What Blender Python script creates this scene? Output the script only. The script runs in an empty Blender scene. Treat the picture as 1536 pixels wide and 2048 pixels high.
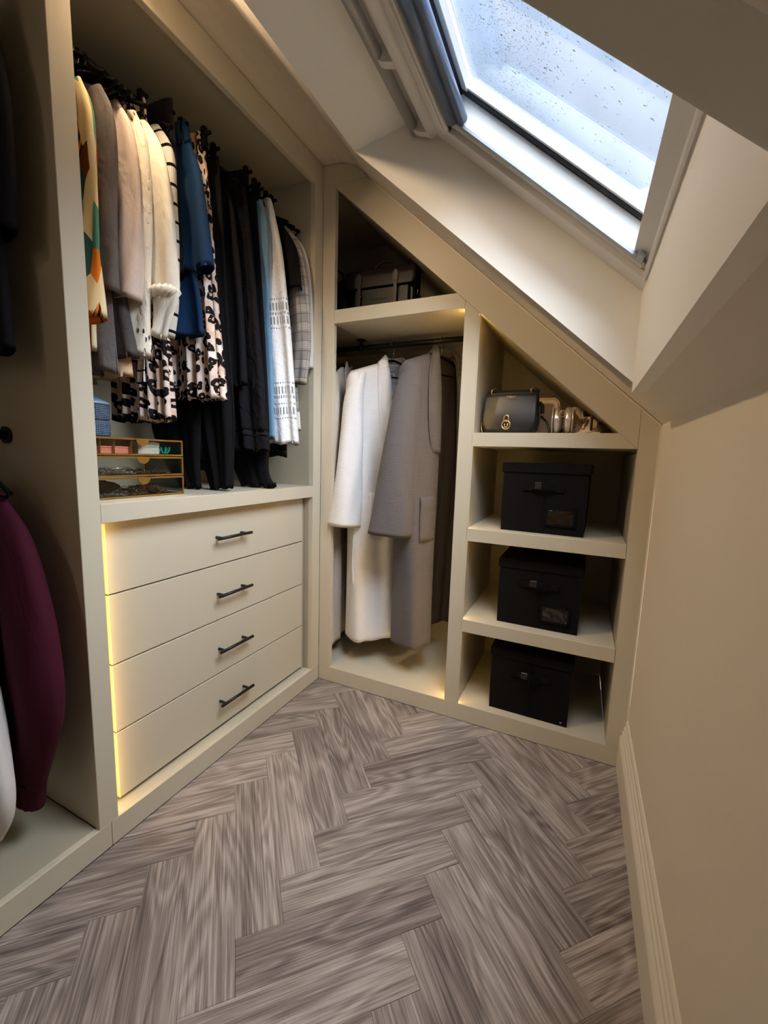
import bpy, bmesh, math, random
from math import sin, cos, pi, radians, sqrt, atan2
from mathutils import Vector, Matrix

# ------------------------------------------------------------------ camera, sky, lights, exposure
SC = bpy.context.scene
COL = SC.collection
W = 1.3727            # right wall plane
SLA, SLB = 2.5066, 0.895   # sloped ceiling: z = SLA - SLB * x
ZT = 2.40             # flat ceiling

cam_d = bpy.data.cameras.new('camera')
cam_d.sensor_fit = 'HORIZONTAL'
cam_d.sensor_width = 36.0
cam_d.lens = 36.0 * 834.25 / 1536.0
cam_d.clip_start = 0.02
cam_d.clip_end = 100
cam = bpy.data.objects.new('camera', cam_d)
COL.objects.link(cam)
yaw, pitch, roll = 0.4377, -0.1323, 0.0309
fwd = Vector((-sin(yaw)*cos(pitch), cos(yaw)*cos(pitch), sin(pitch)))
rt = Vector((cos(yaw), sin(yaw), 0))
up = rt.cross(fwd)
r2 = cos(roll)*rt + sin(roll)*up
u2 = -sin(roll)*rt + cos(roll)*up
cam.matrix_world = Matrix(((r2.x, u2.x, -fwd.x, 1.1392), (r2.y, u2.y, -fwd.y, -1.6975), (r2.z, u2.z, -fwd.z, 1.1431), (0, 0, 0, 1)))
SC.camera = cam

SKY = 1.4
world = bpy.data.worlds.new('overcast_sky')
SC.world = world
world.use_nodes = True
wn = world.node_tree
wn.nodes.clear()
wo = wn.nodes.new('ShaderNodeOutputWorld')
wb = wn.nodes.new('ShaderNodeBackground')
tc = wn.nodes.new('ShaderNodeTexCoord')
no = wn.nodes.new('ShaderNodeTexNoise')
no.inputs['Scale'].default_value = 1.6
no.inputs['Detail'].default_value = 3
cr = wn.nodes.new('ShaderNodeValToRGB')
cr.color_ramp.elements[0].position = 0.3
cr.color_ramp.elements[0].color = (0.50, 0.66, 0.94, 1)
cr.color_ramp.elements[1].position = 0.7
cr.color_ramp.elements[1].color = (0.66, 0.79, 0.96, 1)
wn.links.new(tc.outputs['Generated'], no.inputs['Vector'])
wn.links.new(no.outputs['Fac'], cr.inputs['Fac'])
wn.links.new(cr.outputs['Color'], wb.inputs['Color'])
# overcast sky: brighter towards the zenith
sx = wn.nodes.new('ShaderNodeSeparateXYZ'); wn.links.new(tc.outputs['Generated'], sx.inputs[0])
ma = wn.nodes.new('ShaderNodeMath'); ma.operation = 'MULTIPLY_ADD'; ma.use_clamp = False
wn.links.new(sx.outputs[2], ma.inputs[0]); ma.inputs[1].default_value = SKY*0.55; ma.inputs[2].default_value = SKY*0.55
wn.links.new(ma.outputs[0], wb.inputs['Strength'])
wn.links.new(wb.outputs['Background'], wo.inputs['Surface'])

SC.view_settings.view_transform = 'Standard'
SC.view_settings.look = 'None'
SC.view_settings.gamma = 1
SC.view_settings.use_curve_mapping = False
SC.view_settings.exposure = 0.26

def area_light(name, loc, target, sx, sy, power, col, portal=False, spread=None):
    l = bpy.data.lights.new(name, 'AREA')
    l.shape = 'RECTANGLE'
    l.size, l.size_y = sx, sy
    l.energy = power
    l.color = col
    if spread: l.spread = spread
    if portal: l.cycles.is_portal = True
    o = bpy.data.objects.new(name, l)
    COL.objects.link(o)
    o.location = loc
    d = Vector(target) - Vector(loc)
    o.rotation_euler = d.to_track_quat('-Z', 'Y').to_euler()
    return o

NV = Vector((SLB, 0, 1)).normalized()     # outward normal of the roof slope
SV = Vector((1, 0, -SLB)).normalized()    # down the slope
FC = Vector((1.2554, -0.224, 1.3830))     # lower far corner of the skylight opening in the ceiling
# portal in the window opening so the sky is sampled well
pc = FC + SV*(-0.56) + NV*0.40 + Vector((0, -0.52, 0))
area_light('skylight_portal', pc, pc - NV, 1.15, 1.15, 1, (1, 1, 1), portal=True)
# the room's warm ceiling downlights, then a fill added at the far end
area_light('downlight_glow', (0.055, -0.98, 2.388), (0.95, -0.35, 0.9), 0.07, 0.07, 6, (1.0, 0.72, 0.45), spread=radians(120))
area_light('downlight_glow', (0.055, -2.90, 2.388), (0.50, -2.8, 0), 0.07, 0.07, 2, (1.0, 0.78, 0.55))
area_light('far_end_fill', (0.55, -3.1, 1.85), (0.45, 0.3, 0.9), 0.9, 0.7, 0.9, (1.0, 0.86, 0.70))  # warm fill light added behind the camera, not a fixture
# very broad sun lamp, added to boost the overcast daylight through the skylight
sl_ = bpy.data.lights.new('daylight_boost', 'SUN'); sl_.energy = 26.0; sl_.angle = radians(85); sl_.color = (0.95, 0.97, 1.0)
so_ = bpy.data.objects.new('daylight_boost', sl_); COL.objects.link(so_)
so_.rotation_euler = Vector((-0.50, 0.30, -0.81)).to_track_quat('-Z', 'Y').to_euler()

# ------------------------------------------------------------------ materials
def lin(c):
    c = c/255.0
    return c/12.92 if c <= 0.04045 else ((c+0.055)/1.055)**2.4

def rgb(r, g, b): return (lin(r), lin(g), lin(b), 1)

class NT:
    def __init__(s, name):
        s.m = bpy.data.materials.new(name)
        s.m.use_nodes = True
        s.t = s.m.node_tree
        s.n = s.t.nodes
        s.bsdf = s.n['Principled BSDF']
        s.out = s.n['Material Output']
    def new(s, typ, **kw):
        nd = s.n.new(typ)
        for k, v in kw.items():
            if k in nd.inputs.keys(): nd.inputs[k].default_value = v
            else: setattr(nd, k, v)
        return nd
    def link(s, a, b): s.t.links.new(a, b)
    def ramp(s, fac, stops, interp='LINEAR'):
        r = s.new('ShaderNodeValToRGB')
        r.color_ramp.interpolation = interp
        els = r.color_ramp.elements
        while len(els) < len(stops): els.new(0.5)
        for e, (p, c) in zip(els, stops):
            e.position = p
            e.color = c if len(c) == 4 else (c[0], c[1], c[2], 1)
        s.link(fac, r.inputs['Fac'])
        return r.outputs['Color']
    def math(s, op, a, b=None, c=None):
        m = s.new('ShaderNodeMath', operation=op)
        for i, v in enumerate((a, b, c)):
            if v is None: continue
            if isinstance(v, (int, float)): m.inputs[i].default_value = v
            else: s.link(v, m.inputs[i])
        return m.outputs[0]
    def coord(s, kind='Object', scale=(1, 1, 1), rand=False):
        tcn = s.new('ShaderNodeTexCoord')
        mp = s.new('ShaderNodeMapping')
        mp.inputs['Scale'].default_value = scale
        s.link(tcn.outputs[kind], mp.inputs['Vector'])
        if rand:
            oi = s.new('ShaderNodeObjectInfo')
            k = s.math('MULTIPLY', oi.outputs['Random'], 37.0)
            cx = s.new('ShaderNodeCombineXYZ')
            s.link(k, cx.inputs[0]); s.link(k, cx.inputs[1]); s.link(k, cx.inputs[2])
            s.link(cx.outputs[0], mp.inputs['Location'])
        return mp.outputs['Vector']
    def noise(s, vec, scale, detail=3, rough=0.5, dist=0):
        n_ = s.new('ShaderNodeTexNoise')
        n_.inputs['Scale'].default_value = scale
        n_.inputs['Detail'].default_value = detail
        n_.inputs['Roughness'].default_value = rough
        n_.inputs['Distortion'].default_value = dist
        s.link(vec, n_.inputs['Vector'])
        return n_.outputs['Fac']
    def mix(s, fac, a, b, blend='MIX'):
        m = s.new('ShaderNodeMix', data_type='RGBA', blend_type=blend)
        for sock, v in ((m.inputs[0], fac), (m.inputs[6], a), (m.inputs[7], b)):
            if isinstance(v, (int, float)): sock.default_value = v
            elif isinstance(v, tuple): sock.default_value = v
            else: s.link(v, sock)
        return m.outputs[2]
    def bump(s, height, strength=0.3, dist=0.002):
        b = s.new('ShaderNodeBump')
        b.inputs['Strength'].default_value = strength
        b.inputs['Distance'].default_value = dist
        s.link(height, b.inputs['Height'])
        if s.bsdf.inputs['Normal'].is_linked:
            s.link(s.bsdf.inputs['Normal'].links[0].from_socket, b.inputs['Normal'])
        s.link(b.outputs['Normal'], s.bsdf.inputs['Normal'])
    def base(s, v, rough=0.6, spec=None, metal=0, sheen=0):
        if isinstance(v, tuple): s.bsdf.inputs['Base Color'].default_value = v
        else: s.link(v, s.bsdf.inputs['Base Color'])
        s.bsdf.inputs['Roughness'].default_value = rough
        s.bsdf.inputs['Metallic'].default_value = metal
        if spec is not None: s.bsdf.inputs['Specular IOR Level'].default_value = spec
        if sheen:
            s.bsdf.inputs['Sheen Weight'].default_value = sheen
            s.bsdf.inputs['Sheen Roughness'].default_value = 0.5

def plain(name, c, rough=0.6, metal=0, spec=None, bump=0, bscale=300, var=0.04):
    t = NT(name)
    v = t.coord('Object')
    n_ = t.noise(v, bscale*0.15 if bscale > 50 else 8, 3)
    dk = tuple(x*(1-var*2) for x in c[:3]) + (1,)
    t.base(t.mix(n_, dk, c), rough, spec, metal)
    if bump: t.bump(t.noise(v, bscale, 3), bump, 0.001)
    return t.m

M = {}
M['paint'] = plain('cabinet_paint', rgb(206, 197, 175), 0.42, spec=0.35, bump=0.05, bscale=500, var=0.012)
M['carcass'] = plain('carcass_paint_shaded', rgb(178, 169, 146), 0.42, spec=0.35, bump=0.04, bscale=500, var=0.012)  # cabinet paint darkened to deepen the shade inside the bays
M['wall'] = plain('wall_paint', rgb(228, 218, 202), 0.75, spec=0.25, bump=0.12, bscale=260, var=0.012)
M['shaft'] = plain('shaft_paint_daylit', rgb(240, 238, 230), 0.7, spec=0.25, bump=0.10, bscale=260, var=0.01)  # wall paint lightened to carry extra daylight in the skylight shaft
M['skirting'] = plain('skirting_paint', rgb(230, 222, 206), 0.45, spec=0.35, bump=0.03, bscale=300, var=0.012)
M['upvc'] = plain('window_white_lacquer', rgb(228, 226, 224), 0.35, spec=0.45, var=0.01)
M['upvc_side'] = plain('window_inner_lining', rgb(214, 214, 210), 0.4, spec=0.4, var=0.01)
M['alu'] = plain('brushed_aluminium', rgb(168, 174, 182), 0.38, 0.55, var=0.02)
M['barmetal'] = plain('ventilation_bar_satin_grey', rgb(170, 170, 170), 0.4, 0.35, var=0.02)
M['gasket'] = plain('black_rubber_gasket', rgb(22, 24, 28), 0.5)
M['blind'] = plain('blue_grey_blind_cassette', rgb(96, 110, 132), 0.32, 0.45, var=0.02)
M['black_metal'] = plain('matt_black_metal', rgb(24, 24, 26), 0.42, 0.3)
M['black_velvet'] = plain('black_velvet_flock', rgb(14, 13, 14), 0.9, spec=0.1, bump=0.2, bscale=900)
M['chrome'] = plain('polished_steel_wire', rgb(190, 188, 184), 0.22, 1.0)
M['brass'] = plain('aged_brass', rgb(190, 148, 78), 0.34, 0.8, var=0.22)
M['gold'] = plain('pale_gold_hardware', rgb(212, 186, 140), 0.25, 0.95)
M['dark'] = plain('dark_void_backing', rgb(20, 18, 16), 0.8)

def emit(name, c, s):
    t = NT(name)
    t.base(c, 0.5)
    t.bsdf.inputs['Emission Color'].default_value = c
    t.bsdf.inputs['Emission Strength'].default_value = s
    return t.m
M['led'] = emit('warm_led_strip', (1.0, 0.64, 0.20, 1), 26)
M['lampface'] = emit('warm_lamp_diffuser', (1.0, 0.8, 0.55, 1), 3)

def glass(name, tint=(1, 1, 1, 1), refl=0.5, rough=0.0):
    t = NT(name)
    tr = t.new('ShaderNodeBsdfTransparent'); tr.inputs['Color'].default_value = tint
    gl = t.new('ShaderNodeBsdfGlossy'); gl.inputs['Roughness'].default_value = rough
    fr = t.new('ShaderNodeFresnel'); fr.inputs['IOR'].default_value = 1.45
    mx = t.new('ShaderNodeMixShader')
    t.link(t.math('MULTIPLY', fr.outputs[0], refl), mx.inputs[0])
    t.link(tr.outputs[0], mx.inputs[1]); t.link(gl.outputs[0], mx.inputs[2])
    t.link(mx.outputs[0], t.out.inputs['Surface'])
    return t.m
M['glass'] = glass('clear_glass', (0.97, 0.99, 0.98, 1), 0.9)

def window_glass():
    # misted double glazing: mostly clear with soft condensation haze and fine wet specks
    t = NT('misted_window_glass')
    v = t.coord('Object')
    tr = t.new('ShaderNodeBsdfTransparent'); tr.inputs['Color'].default_value = (0.93, 0.96, 1.0, 1)
    df = t.new('ShaderNodeBsdfTranslucent'); df.inputs['Color'].default_value = (0.9, 0.93, 0.98, 1)
    gl = t.new('ShaderNodeBsdfGlossy'); gl.inputs['Roughness'].default_value = 0.03
    haze = t.ramp(t.noise(v, 2.2, 4, 0.6), [(0.35, (0.0,)*3), (0.8, (0.03,)*3)])
    mx = t.new('ShaderNodeMixShader'); t.link(haze, mx.inputs[0])
    t.link(tr.outputs[0], mx.inputs[1]); t.link(df.outputs[0], mx.inputs[2])
    fr = t.new('ShaderNodeFresnel'); fr.inputs['IOR'].default_value = 1.45
    m2 = t.new('ShaderNodeMixShader'); t.link(t.math('MULTIPLY', fr.outputs[0], 0.5), m2.inputs[0])
    t.link(mx.outputs[0], m2.inputs[1]); t.link(gl.outputs[0], m2.inputs[2])
    t.link(m2.outputs[0], t.out.inputs['Surface'])
    return t.m
M['window_glass'] = window_glass()
M['water'] = glass('water_drop', (0.50, 0.56, 0.66, 1), 1.0)

def wood():
    t = NT('grey_oak_vinyl_plank')
    oi = t.new('ShaderNodeObjectInfo')
    v = t.coord('Object', (1, 1, 1), rand=True)
    def stretch(sx, sy):
        mp = t.new('ShaderNodeMapping'); mp.inputs['Scale'].default_value = (sx, sy, 1)
        t.link(v, mp.inputs['Vector']); return mp.outputs['Vector']
    grain = t.noise(stretch(4.5, 230), 1.0, 4, 0.6, 0.25)
    broad = t.noise(stretch(1.4, 22), 1.0, 3, 0.55, 1.2)
    # cathedral figure: contour lines of a stretched noise field
    f = t.noise(stretch(1.5, 9), 1.0, 2, 0.45, 0.5)
    rings = t.math('SINE', t.math('MULTIPLY', f, 70.0))
    rings = t.math('MULTIPLY_ADD', rings, 0.5, 0.5)
    pores = t.noise(stretch(9, 520), 1.0, 3, 0.65)
    a = t.math('MULTIPLY', grain, 0.55)
    a = t.math('MULTIPLY_ADD', broad, 0.32, a)
    a = t.math('MULTIPLY_ADD', rings, 0.10, a)
    a = t.math('MULTIPLY_ADD', t.math('SUBTRACT', oi.outputs['Random'], 0.5), 0.09, a)
    c = t.ramp(a, [(0.32, rgb(96, 86, 81)), (0.46, rgb(142, 130, 123)), (0.56, rgb(172, 160, 152)), (0.68, rgb(198, 187, 178))])
    pc_ = t.ramp(pores, [(0.38, (0.72,)*3), (0.52, (1, 1, 1))])
    t.base(t.mix(1.0, c, pc_, 'MULTIPLY'), 0.42, 0.4)
    t.bump(t.math('ADD', grain, pores), 0.22, 0.0006)
    return t.m
M['wood'] = wood()

# ---- cloths
def cloth(name, c, rough=0.85, weave=900, bump=0.25, var=0.10, sheen=0.0, wrinkle=0.35, wscale=14, uvmap=True):
    t = NT(name)
    v = t.coord('UV' if uvmap else 'Object')
    n_ = t.noise(v, 40, 4, 0.6)
    fine = t.noise(v, weave, 2)
    dk = tuple(x*(1-var*2) for x in c[:3]) + (1,)
    col = t.mix(n_, dk, c)
    col = t.mix(t.math('MULTIPLY', fine, var*2), col, tuple(min(1, x*1.25) for x in c[:3]) + (1,))
    t.base(col, rough, 0.15, 0, sheen)
    t.bump(fine, bump, 0.001)
    if wrinkle:
        mp = t.new('ShaderNodeMapping'); mp.inputs['Scale'].default_value = (1.0, 0.45, 1)
        t.link(v, mp.inputs['Vector'])
        t.bump(t.noise(mp.outputs['Vector'], wscale, 3, 0.55, 0.6), wrinkle, 0.02)
    return t.m

def linen(name, c, thread=1.0):
    t = NT(name)
    def ms(sx, sy):
        return t.coord('UV', (sx, sy, 1))
    a = t.noise(ms(900, 60), 1, 2); b = t.noise(ms(60, 900), 1, 2)
    s_ = t.math('MULTIPLY', t.math('ADD', a, b), 0.5)
    c0 = tuple(x*(1-0.30*thread) for x in c[:3]) + (1,)
    c1 = tuple(min(1, x*(1+0.10*thread)) for x in c[:3]) + (1,)
    t.base(t.ramp(s_, [(0.38, c0), (0.6, c1)]), 0.85, 0.12)
    t.bump(s_, 0.3, 0.0008)
    t.bump(t.noise(t.coord('UV', (1, 0.5, 1)), 16, 3, 0.55, 0.6), 0.35, 0.02)
    return t.m

def sep(t, vec):
    s_ = t.new('ShaderNodeSeparateXYZ'); t.link(vec, s_.inputs[0]); return s_.outputs

def waffle(name, c, cell=0.0066):
    t = NT(name)
    u = sep(t, t.coord('UV'))
    k = 2*pi/cell
    a = t.math('MULTIPLY_ADD', t.math('SINE', t.math('MULTIPLY', u[1], k)), 0.5, 0.5)
    b = t.math('MULTIPLY_ADD', t.math('SINE', t.math('MULTIPLY', u[0], k*0.9)), 0.5, 0.5)
    h = t.math('ADD', t.math('MULTIPLY', a, 0.7), t.math('MULTIPLY', b, 0.3))
    n_ = t.noise(t.coord('UV'), 25, 3)
    t.base(t.mix(n_, tuple(x*0.93 for x in c[:3]) + (1,), c), 0.9, 0.1, 0, 0.1)
    t.bump(h, 0.6, 0.0022)
    t.bump(t.noise(t.coord('UV', (1, .5, 1)), 9, 3, 0.5, 0.5), 0.3, 0.02)
    return t.m

def leopard(name, base_c, tan_c, dark_c, scale=38):
    t = NT(name)
    vec = t.coord('UV', (1, 0.78, 1))
    dn = t.new('ShaderNodeTexNoise'); dn.inputs['Scale'].default_value = 34; t.link(vec, dn.inputs['Vector'])
    va = t.new('ShaderNodeVectorMath', operation='MULTIPLY_ADD')
    t.link(dn.outputs['Color'], va.inputs[0]); va.inputs[1].default_value = (0.026,)*3; t.link(vec, va.inputs[2]); dn.inputs['Detail'].default_value = 4
    vo = t.new('ShaderNodeTexVoronoi'); vo.inputs['Scale'].default_value = scale; vo.voronoi_dimensions = '2D'
    vo.inputs['Randomness'].default_value = 0.85
    t.link(va.outputs[0], vo.inputs['Vector'])
    d = vo.outputs['Distance']
    sz = t.math('MULTIPLY_ADD', sep(t, vo.outputs['Color'])[0], 0.20, 0.29)
    inner = t.math('SUBTRACT', sz, 0.33)
    outer = t.math('LESS_THAN', d, sz)
    hole = t.math('LESS_THAN', d, inner)
    br = t.noise(vec, 60, 2)
    gap = t.math('GREATER_THAN', br, 0.33)
    blk = t.math('MULTIPLY', t.math('MULTIPLY', outer, t.math('SUBTRACT', 1.0, hole)), gap)
    tone = t.ramp(t.noise(vec, 18, 3), [(0.40, base_c), (0.66, tan_c)])
    inn = t.mix(outer, tone, tan_c)
    t.base(t.mix(blk, inn, dark_c), 0.7, 0.15)
    t.bump(t.noise(vec, 700, 2), 0.2, 0.001)
    return t.m

def stripes(name, c, lc, pitch, width, bands=None, wob=0.004, offset=0.0):
    t = NT(name)
    vec = t.coord('UV')
    u = sep(t, vec)
    n_ = t.noise(vec, 9, 3)
    z = t.math('MULTIPLY_ADD', n_, wob, u[1])
    ph = t.math('FRACT', t.math('DIVIDE', t.math('ADD', z, offset), pitch))
    m_ = t.math('LESS_THAN', ph, width/pitch)
    t.base(t.mix(m_, c, lc), 0.9, 0.1)
    kn = t.math('SINE', t.math('MULTIPLY', u[0], 2*pi/0.006))
    t.bump(kn, 0.5, 0.0015)
    return t.m

def grid(name, c, lc, px, pz, w):
    t = NT(name)
    u = sep(t, t.coord('UV'))
    a = t.math('LESS_THAN', t.math('FRACT', t.math('DIVIDE', u[0], px)), w/px)
    b = t.math('LESS_THAN', t.math('FRACT', t.math('DIVIDE', u[1], pz)), w/pz)
    t.base(t.mix(t.math('MAXIMUM', a, b), c, lc), 0.9, 0.1)
    return t.m

def check(name):
    t = NT(name)
    vec = t.coord('UV'); u = sep(t, vec)
    def band(q, p, w, off=0.0):
        return t.math('LESS_THAN', t.math('FRACT', t.math('DIVIDE', t.math('ADD', q, off), p)), w/p)
    col = rgb(150, 148, 145)
    zz = t.mix(t.math('MULTIPLY', band(u[1], 0.075, 0.030), 0.5), col, rgb(198, 190, 180))
    zz = t.mix(t.math('MULTIPLY', band(u[0], 0.060, 0.022), 0.45), zz, rgb(205, 185, 172))
    for (q, p, w, off, k) in ((u[1], 0.0075, 0.0018, 0, .38), (u[0], 0.0060, 0.0013, 0, .3), (u[1], 0.075, 0.0025, 0.01, .75), (u[0], 0.060, 0.002, 0.01, .75), (u[1], 0.075, 0.0025, 0.045, .75), (u[0], 0.060, 0.002, 0.036, .75)):
        zz = t.mix(t.math('MULTIPLY', band(q, p, w, off), k), zz, rgb(70, 72, 76))
    t.base(zz, 0.8, 0.15)
    t.bump(t.noise(t.coord('UV', (1, .5, 1)), 14, 3, 0.5, 0.5), 0.3, 0.02)
    return t.m

def abstract_print(name):
    t = NT(name)
    vec = t.coord('UV', (1, 0.45, 1)); 
    dn = t.new('ShaderNodeTexNoise'); dn.inputs['Scale'].default_value = 5; t.link(vec, dn.inputs['Vector'])
    va = t.new('ShaderNodeVectorMath', operation='MULTIPLY_ADD')
    t.link(dn.outputs['Color'], va.inputs[0]); va.inputs[1].default_value = (0.09,)*3; t.link(vec, va.inputs[2])
    vo = t.new('ShaderNodeTexVoronoi'); vo.inputs['Scale'].default_value = 24; vo.voronoi_dimensions = '2D'
    t.link(va.outputs[0], vo.inputs['Vector'])
    k = sep(t, vo.outputs['Color'])[0]
    c = t.ramp(k, [(0.0, rgb(238, 214, 160)), (0.28, rgb(52, 92, 86)), (0.40, rgb(84, 150, 124)), (0.52, rgb(232, 128, 30)), (0.66, rgb(26, 26, 36)), (0.78, rgb(120, 62, 30)), (0.88, rgb(240, 222, 180))], 'CONSTANT')
    u = sep(t, vec)
    st = t.math('LESS_THAN', t.math('FRACT', t.math('MULTIPLY', t.math('ADD', u[0], t.math('MULTIPLY', u[1], 0.8)), 55.0)), 0.4)
    isn = t.math('COMPARE', k, 0.72, 0.06)
    c = t.mix(t.math('MULTIPLY', st, isn), c, rgb(232, 128, 30))
    t.base(c, 0.75, 0.15)
    t.bump(t.noise(vec, 10, 3, 0.5, 0.5), 0.25, 0.02)
    return t.m

def lace(name, c):
    # embroidered cotton with rows of open ladder work (real openings through the cloth)
    t = NT(name)
    vec = t.coord('UV'); u = sep(t, vec)
    emb = t.new('ShaderNodeTexVoronoi'); emb.inputs['Scale'].default_value = 85; t.link(vec, emb.inputs['Vector'])
    t.base(c, 0.9, 0.1)
    t.bump(emb.outputs['Distance'], 0.5, 0.003)
    t.bump(t.noise(vec, 22, 4, 0.6, 1.0), 0.4, 0.01)
    def rng(a, b): return t.math('MULTIPLY', t.math('GREATER_THAN', u[1], a), t.math('LESS_THAN', u[1], b))
    slots = t.math('LESS_THAN', t.math('FRACT', t.math('DIVIDE', u[0], 0.011)), 0.40)
    dots = t.math('LESS_THAN', t.math('FRACT', t.math('DIVIDE', u[0], 0.0085)), 0.42)
    tot = None
    for (z0, z1, kind) in LACE_BANDS:
        m_ = t.math('MULTIPLY', rng(z0, z1), slots if kind else dots)
        tot = m_ if tot is None else t.math('MAXIMUM', tot, m_)
    tr = t.new('ShaderNodeBsdfTransparent')
    mx = t.new('ShaderNodeMixShader')
    t.link(t.math('MULTIPLY', tot, 0.75), mx.inputs[0]); t.link(t.bsdf.outputs[0], mx.inputs[1]); t.link(tr.outputs[0], mx.inputs[2])
    t.link(mx.outputs[0], t.out.inputs['Surface'])
    return t.m
LACE_BANDS = []
for zb in (1.755, 1.700, 1.420, 1.335):
    LACE_BANDS += [(zb-0.030, zb, 1), (zb+0.012, zb+0.018, 0), (zb-0.048, zb-0.042, 0)]
LACE_BANDS += [(1.372, 1.384, 0)]

def eyelet(name, c, z0, z1):
    # broderie: petal shaped holes near cuff and neck
    t = NT(name)
    vec = t.coord('UV', (1, 1, 1)); u = sep(t, vec)
    vo = t.new('ShaderNodeTexVoronoi'); vo.inputs['Scale'].default_value = 30; vo.voronoi_dimensions = '2D'
    mp = t.new('ShaderNodeMapping'); mp.inputs['Scale'].default_value = (1.4, .8, 1); mp.inputs['Rotation'].default_value = (0, 0, 0.5)
    t.link(vec, mp.inputs['Vector']); t.link(mp.outputs[0], vo.inputs['Vector'])
    hole = t.math('LESS_THAN', vo.outputs['Distance'], 0.17)
    reg = t.math('MAXIMUM', t.math('LESS_THAN', u[1], z0), t.math('GREATER_THAN', u[1], z1))
    t.base(t.mix(t.noise(vec, 30, 3), tuple(x*0.92 for x in c[:3]) + (1,), c), 0.9, 0.1)
    t.bump(t.ramp(vo.outputs['Distance'], [(0.18, (1,)*3), (0.32, (0,)*3)]), 0.35, 0.004)
    t.bump(t.noise(t.coord('UV', (1, .5, 1)), 15, 4, 0.55, 0.8), 0.5, 0.02)
    tr = t.new('ShaderNodeBsdfTransparent')
    mx = t.new('ShaderNodeMixShader')
    t.link(t.math('MULTIPLY', hole, reg), mx.inputs[0]); t.link(t.bsdf.outputs[0], mx.inputs[1]); t.link(tr.outputs[0], mx.inputs[2])
    t.link(mx.outputs[0], t.out.inputs['Surface'])
    return t.m

M['print'] = abstract_print('abstract_print_viscose')
M['green'] = cloth('deep_green_cloth', rgb(34, 62, 52))
M['grey_linen'] = linen('grey_linen', rgb(112, 105, 102))
M['dark_linen'] = linen('charcoal_linen', rgb(84, 80, 79))
M['pink_linen'] = linen('pale_pink_linen', rgb(222, 204, 192), 0.35)
M['beige_cloth'] = linen('sand_cloth', rgb(206, 172, 138), 0.4)
M['cream'] = eyelet('cream_broderie_cotton', rgb(240, 230, 212), 1.50, 2.02)
M['cream_plain'] = cloth('cream_cotton', rgb(240, 232, 216), wrinkle=0.5)
M['stripe'] = stripes('white_knit_black_stripes', rgb(226, 220, 212), rgb(16, 16, 20), 0.052, 0.009)
M['grid'] = grid('white_cloth_black_grid', rgb(228, 224, 220), rgb(18, 18, 22), 0.030, 0.036, 0.005)
M['black'] = cloth('black_cloth', rgb(17, 16, 18), var=0.08)
M['black2'] = cloth('soft_black_jersey', rgb(22, 21, 24), var=0.08)
M['black3'] = cloth('black_crinkle_cotton', rgb(20, 19, 23), var=0.1, wrinkle=0.8, wscale=30)
M['charcoal'] = cloth('charcoal_wool', rgb(28, 27, 28))
M['navy'] = cloth('navy_denim', rgb(26, 56, 92), weave=1200, var=0.18)
M['ldenim'] = cloth('washed_light_denim', rgb(120, 158, 190), var=0.22)
M['ddenim'] = cloth('dark_indigo_denim', rgb(26, 26, 36))
M['leopard'] = leopard('leopard_print_cloth', rgb(238, 224, 214), rgb(204, 168, 142), rgb(14, 12, 14))
M['leopard2'] = leopard('leopard_print_cloth_tan', rgb(226, 210, 200), rgb(200, 168, 148), rgb(14, 12, 14), 34)
M['lace'] = lace('white_lace_cotton', rgb(226, 228, 230))
M['check'] = check('grey_check_cloth')
M['white'] = cloth('white_cotton', rgb(222, 218, 214), wrinkle=0.4)
M['white_waffle'] = waffle('white_waffle_cotton', rgb(244, 242, 240))
M['grey_waffle'] = waffle('grey_waffle_cotton', rgb(104, 100, 100))
M['white_lining'] = cloth('robe_inside_white', rgb(196, 194, 196))
M['grey_lining'] = cloth('robe_inside_grey', rgb(74, 68, 68))
M['taupe'] = cloth('taupe_jersey', rgb(216, 204, 190))
M['maroon'] = cloth('maroon_fleece', rgb(66, 18, 36), wrinkle=0.3, wscale=8)
M['blackjean'] = cloth('black_denim', rgb(24, 24, 28))
M['seam'] = cloth('grey_seam_thread', rgb(88, 84, 88))
M['khaki'] = cloth('dark_olive_cloth', rgb(58, 60, 44))
M['canvas'] = cloth('black_canvas', rgb(15, 14, 16), weave=1500, bump=0.4, wrinkle=0.15, wscale=10, uvmap=False)
M['leather'] = plain('black_grained_leather', rgb(30, 32, 38), 0.36, spec=0.6, bump=0.5, bscale=420)
M['leather_brown'] = plain('dark_brown_leather', rgb(44, 34, 31), 0.42, spec=0.5, bump=0.25, bscale=300)
M['leather_black'] = plain('black_smooth_leather', rgb(14, 14, 16), 0.45, spec=0.5, bump=0.2, bscale=300)
M['beige_leather'] = plain('beige_suede', rgb(234, 208, 176), 0.7, bump=0.3, bscale=500)
M['silver'] = plain('silver_metallic_leather', rgb(235, 228, 222), 0.3, 0.7, bump=0.5, bscale=120)
M['stitch'] = plain('brown_lacing', rgb(120, 92, 66), 0.8)
M['coral'] = plain('coral_card', rgb(246, 146, 118), 0.6)
M['card'] = plain('cream_card', rgb(222, 212, 192), 0.6)
M['teal'] = plain('turquoise_rubber', rgb(38, 178, 150), 0.45)
M['blue_glass'] = None
M['label'] = plain('cloth_label', rgb(205, 205, 205), 0.8)
M['ink'] = plain('black_print', rgb(30, 30, 34), 0.8)
M['plastic'] = glass('clear_plastic_window', (0.55, 0.55, 0.55, 1), 6.0, 0.12)
M['jewel'] = plain('mixed_metal_jewellery', rgb(226, 214, 196), 0.25, 0.75, var=0.3)
M['jewel2'] = plain('dark_gilt_jewellery', rgb(176, 134, 92), 0.28, 0.75, var=0.4)

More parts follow.
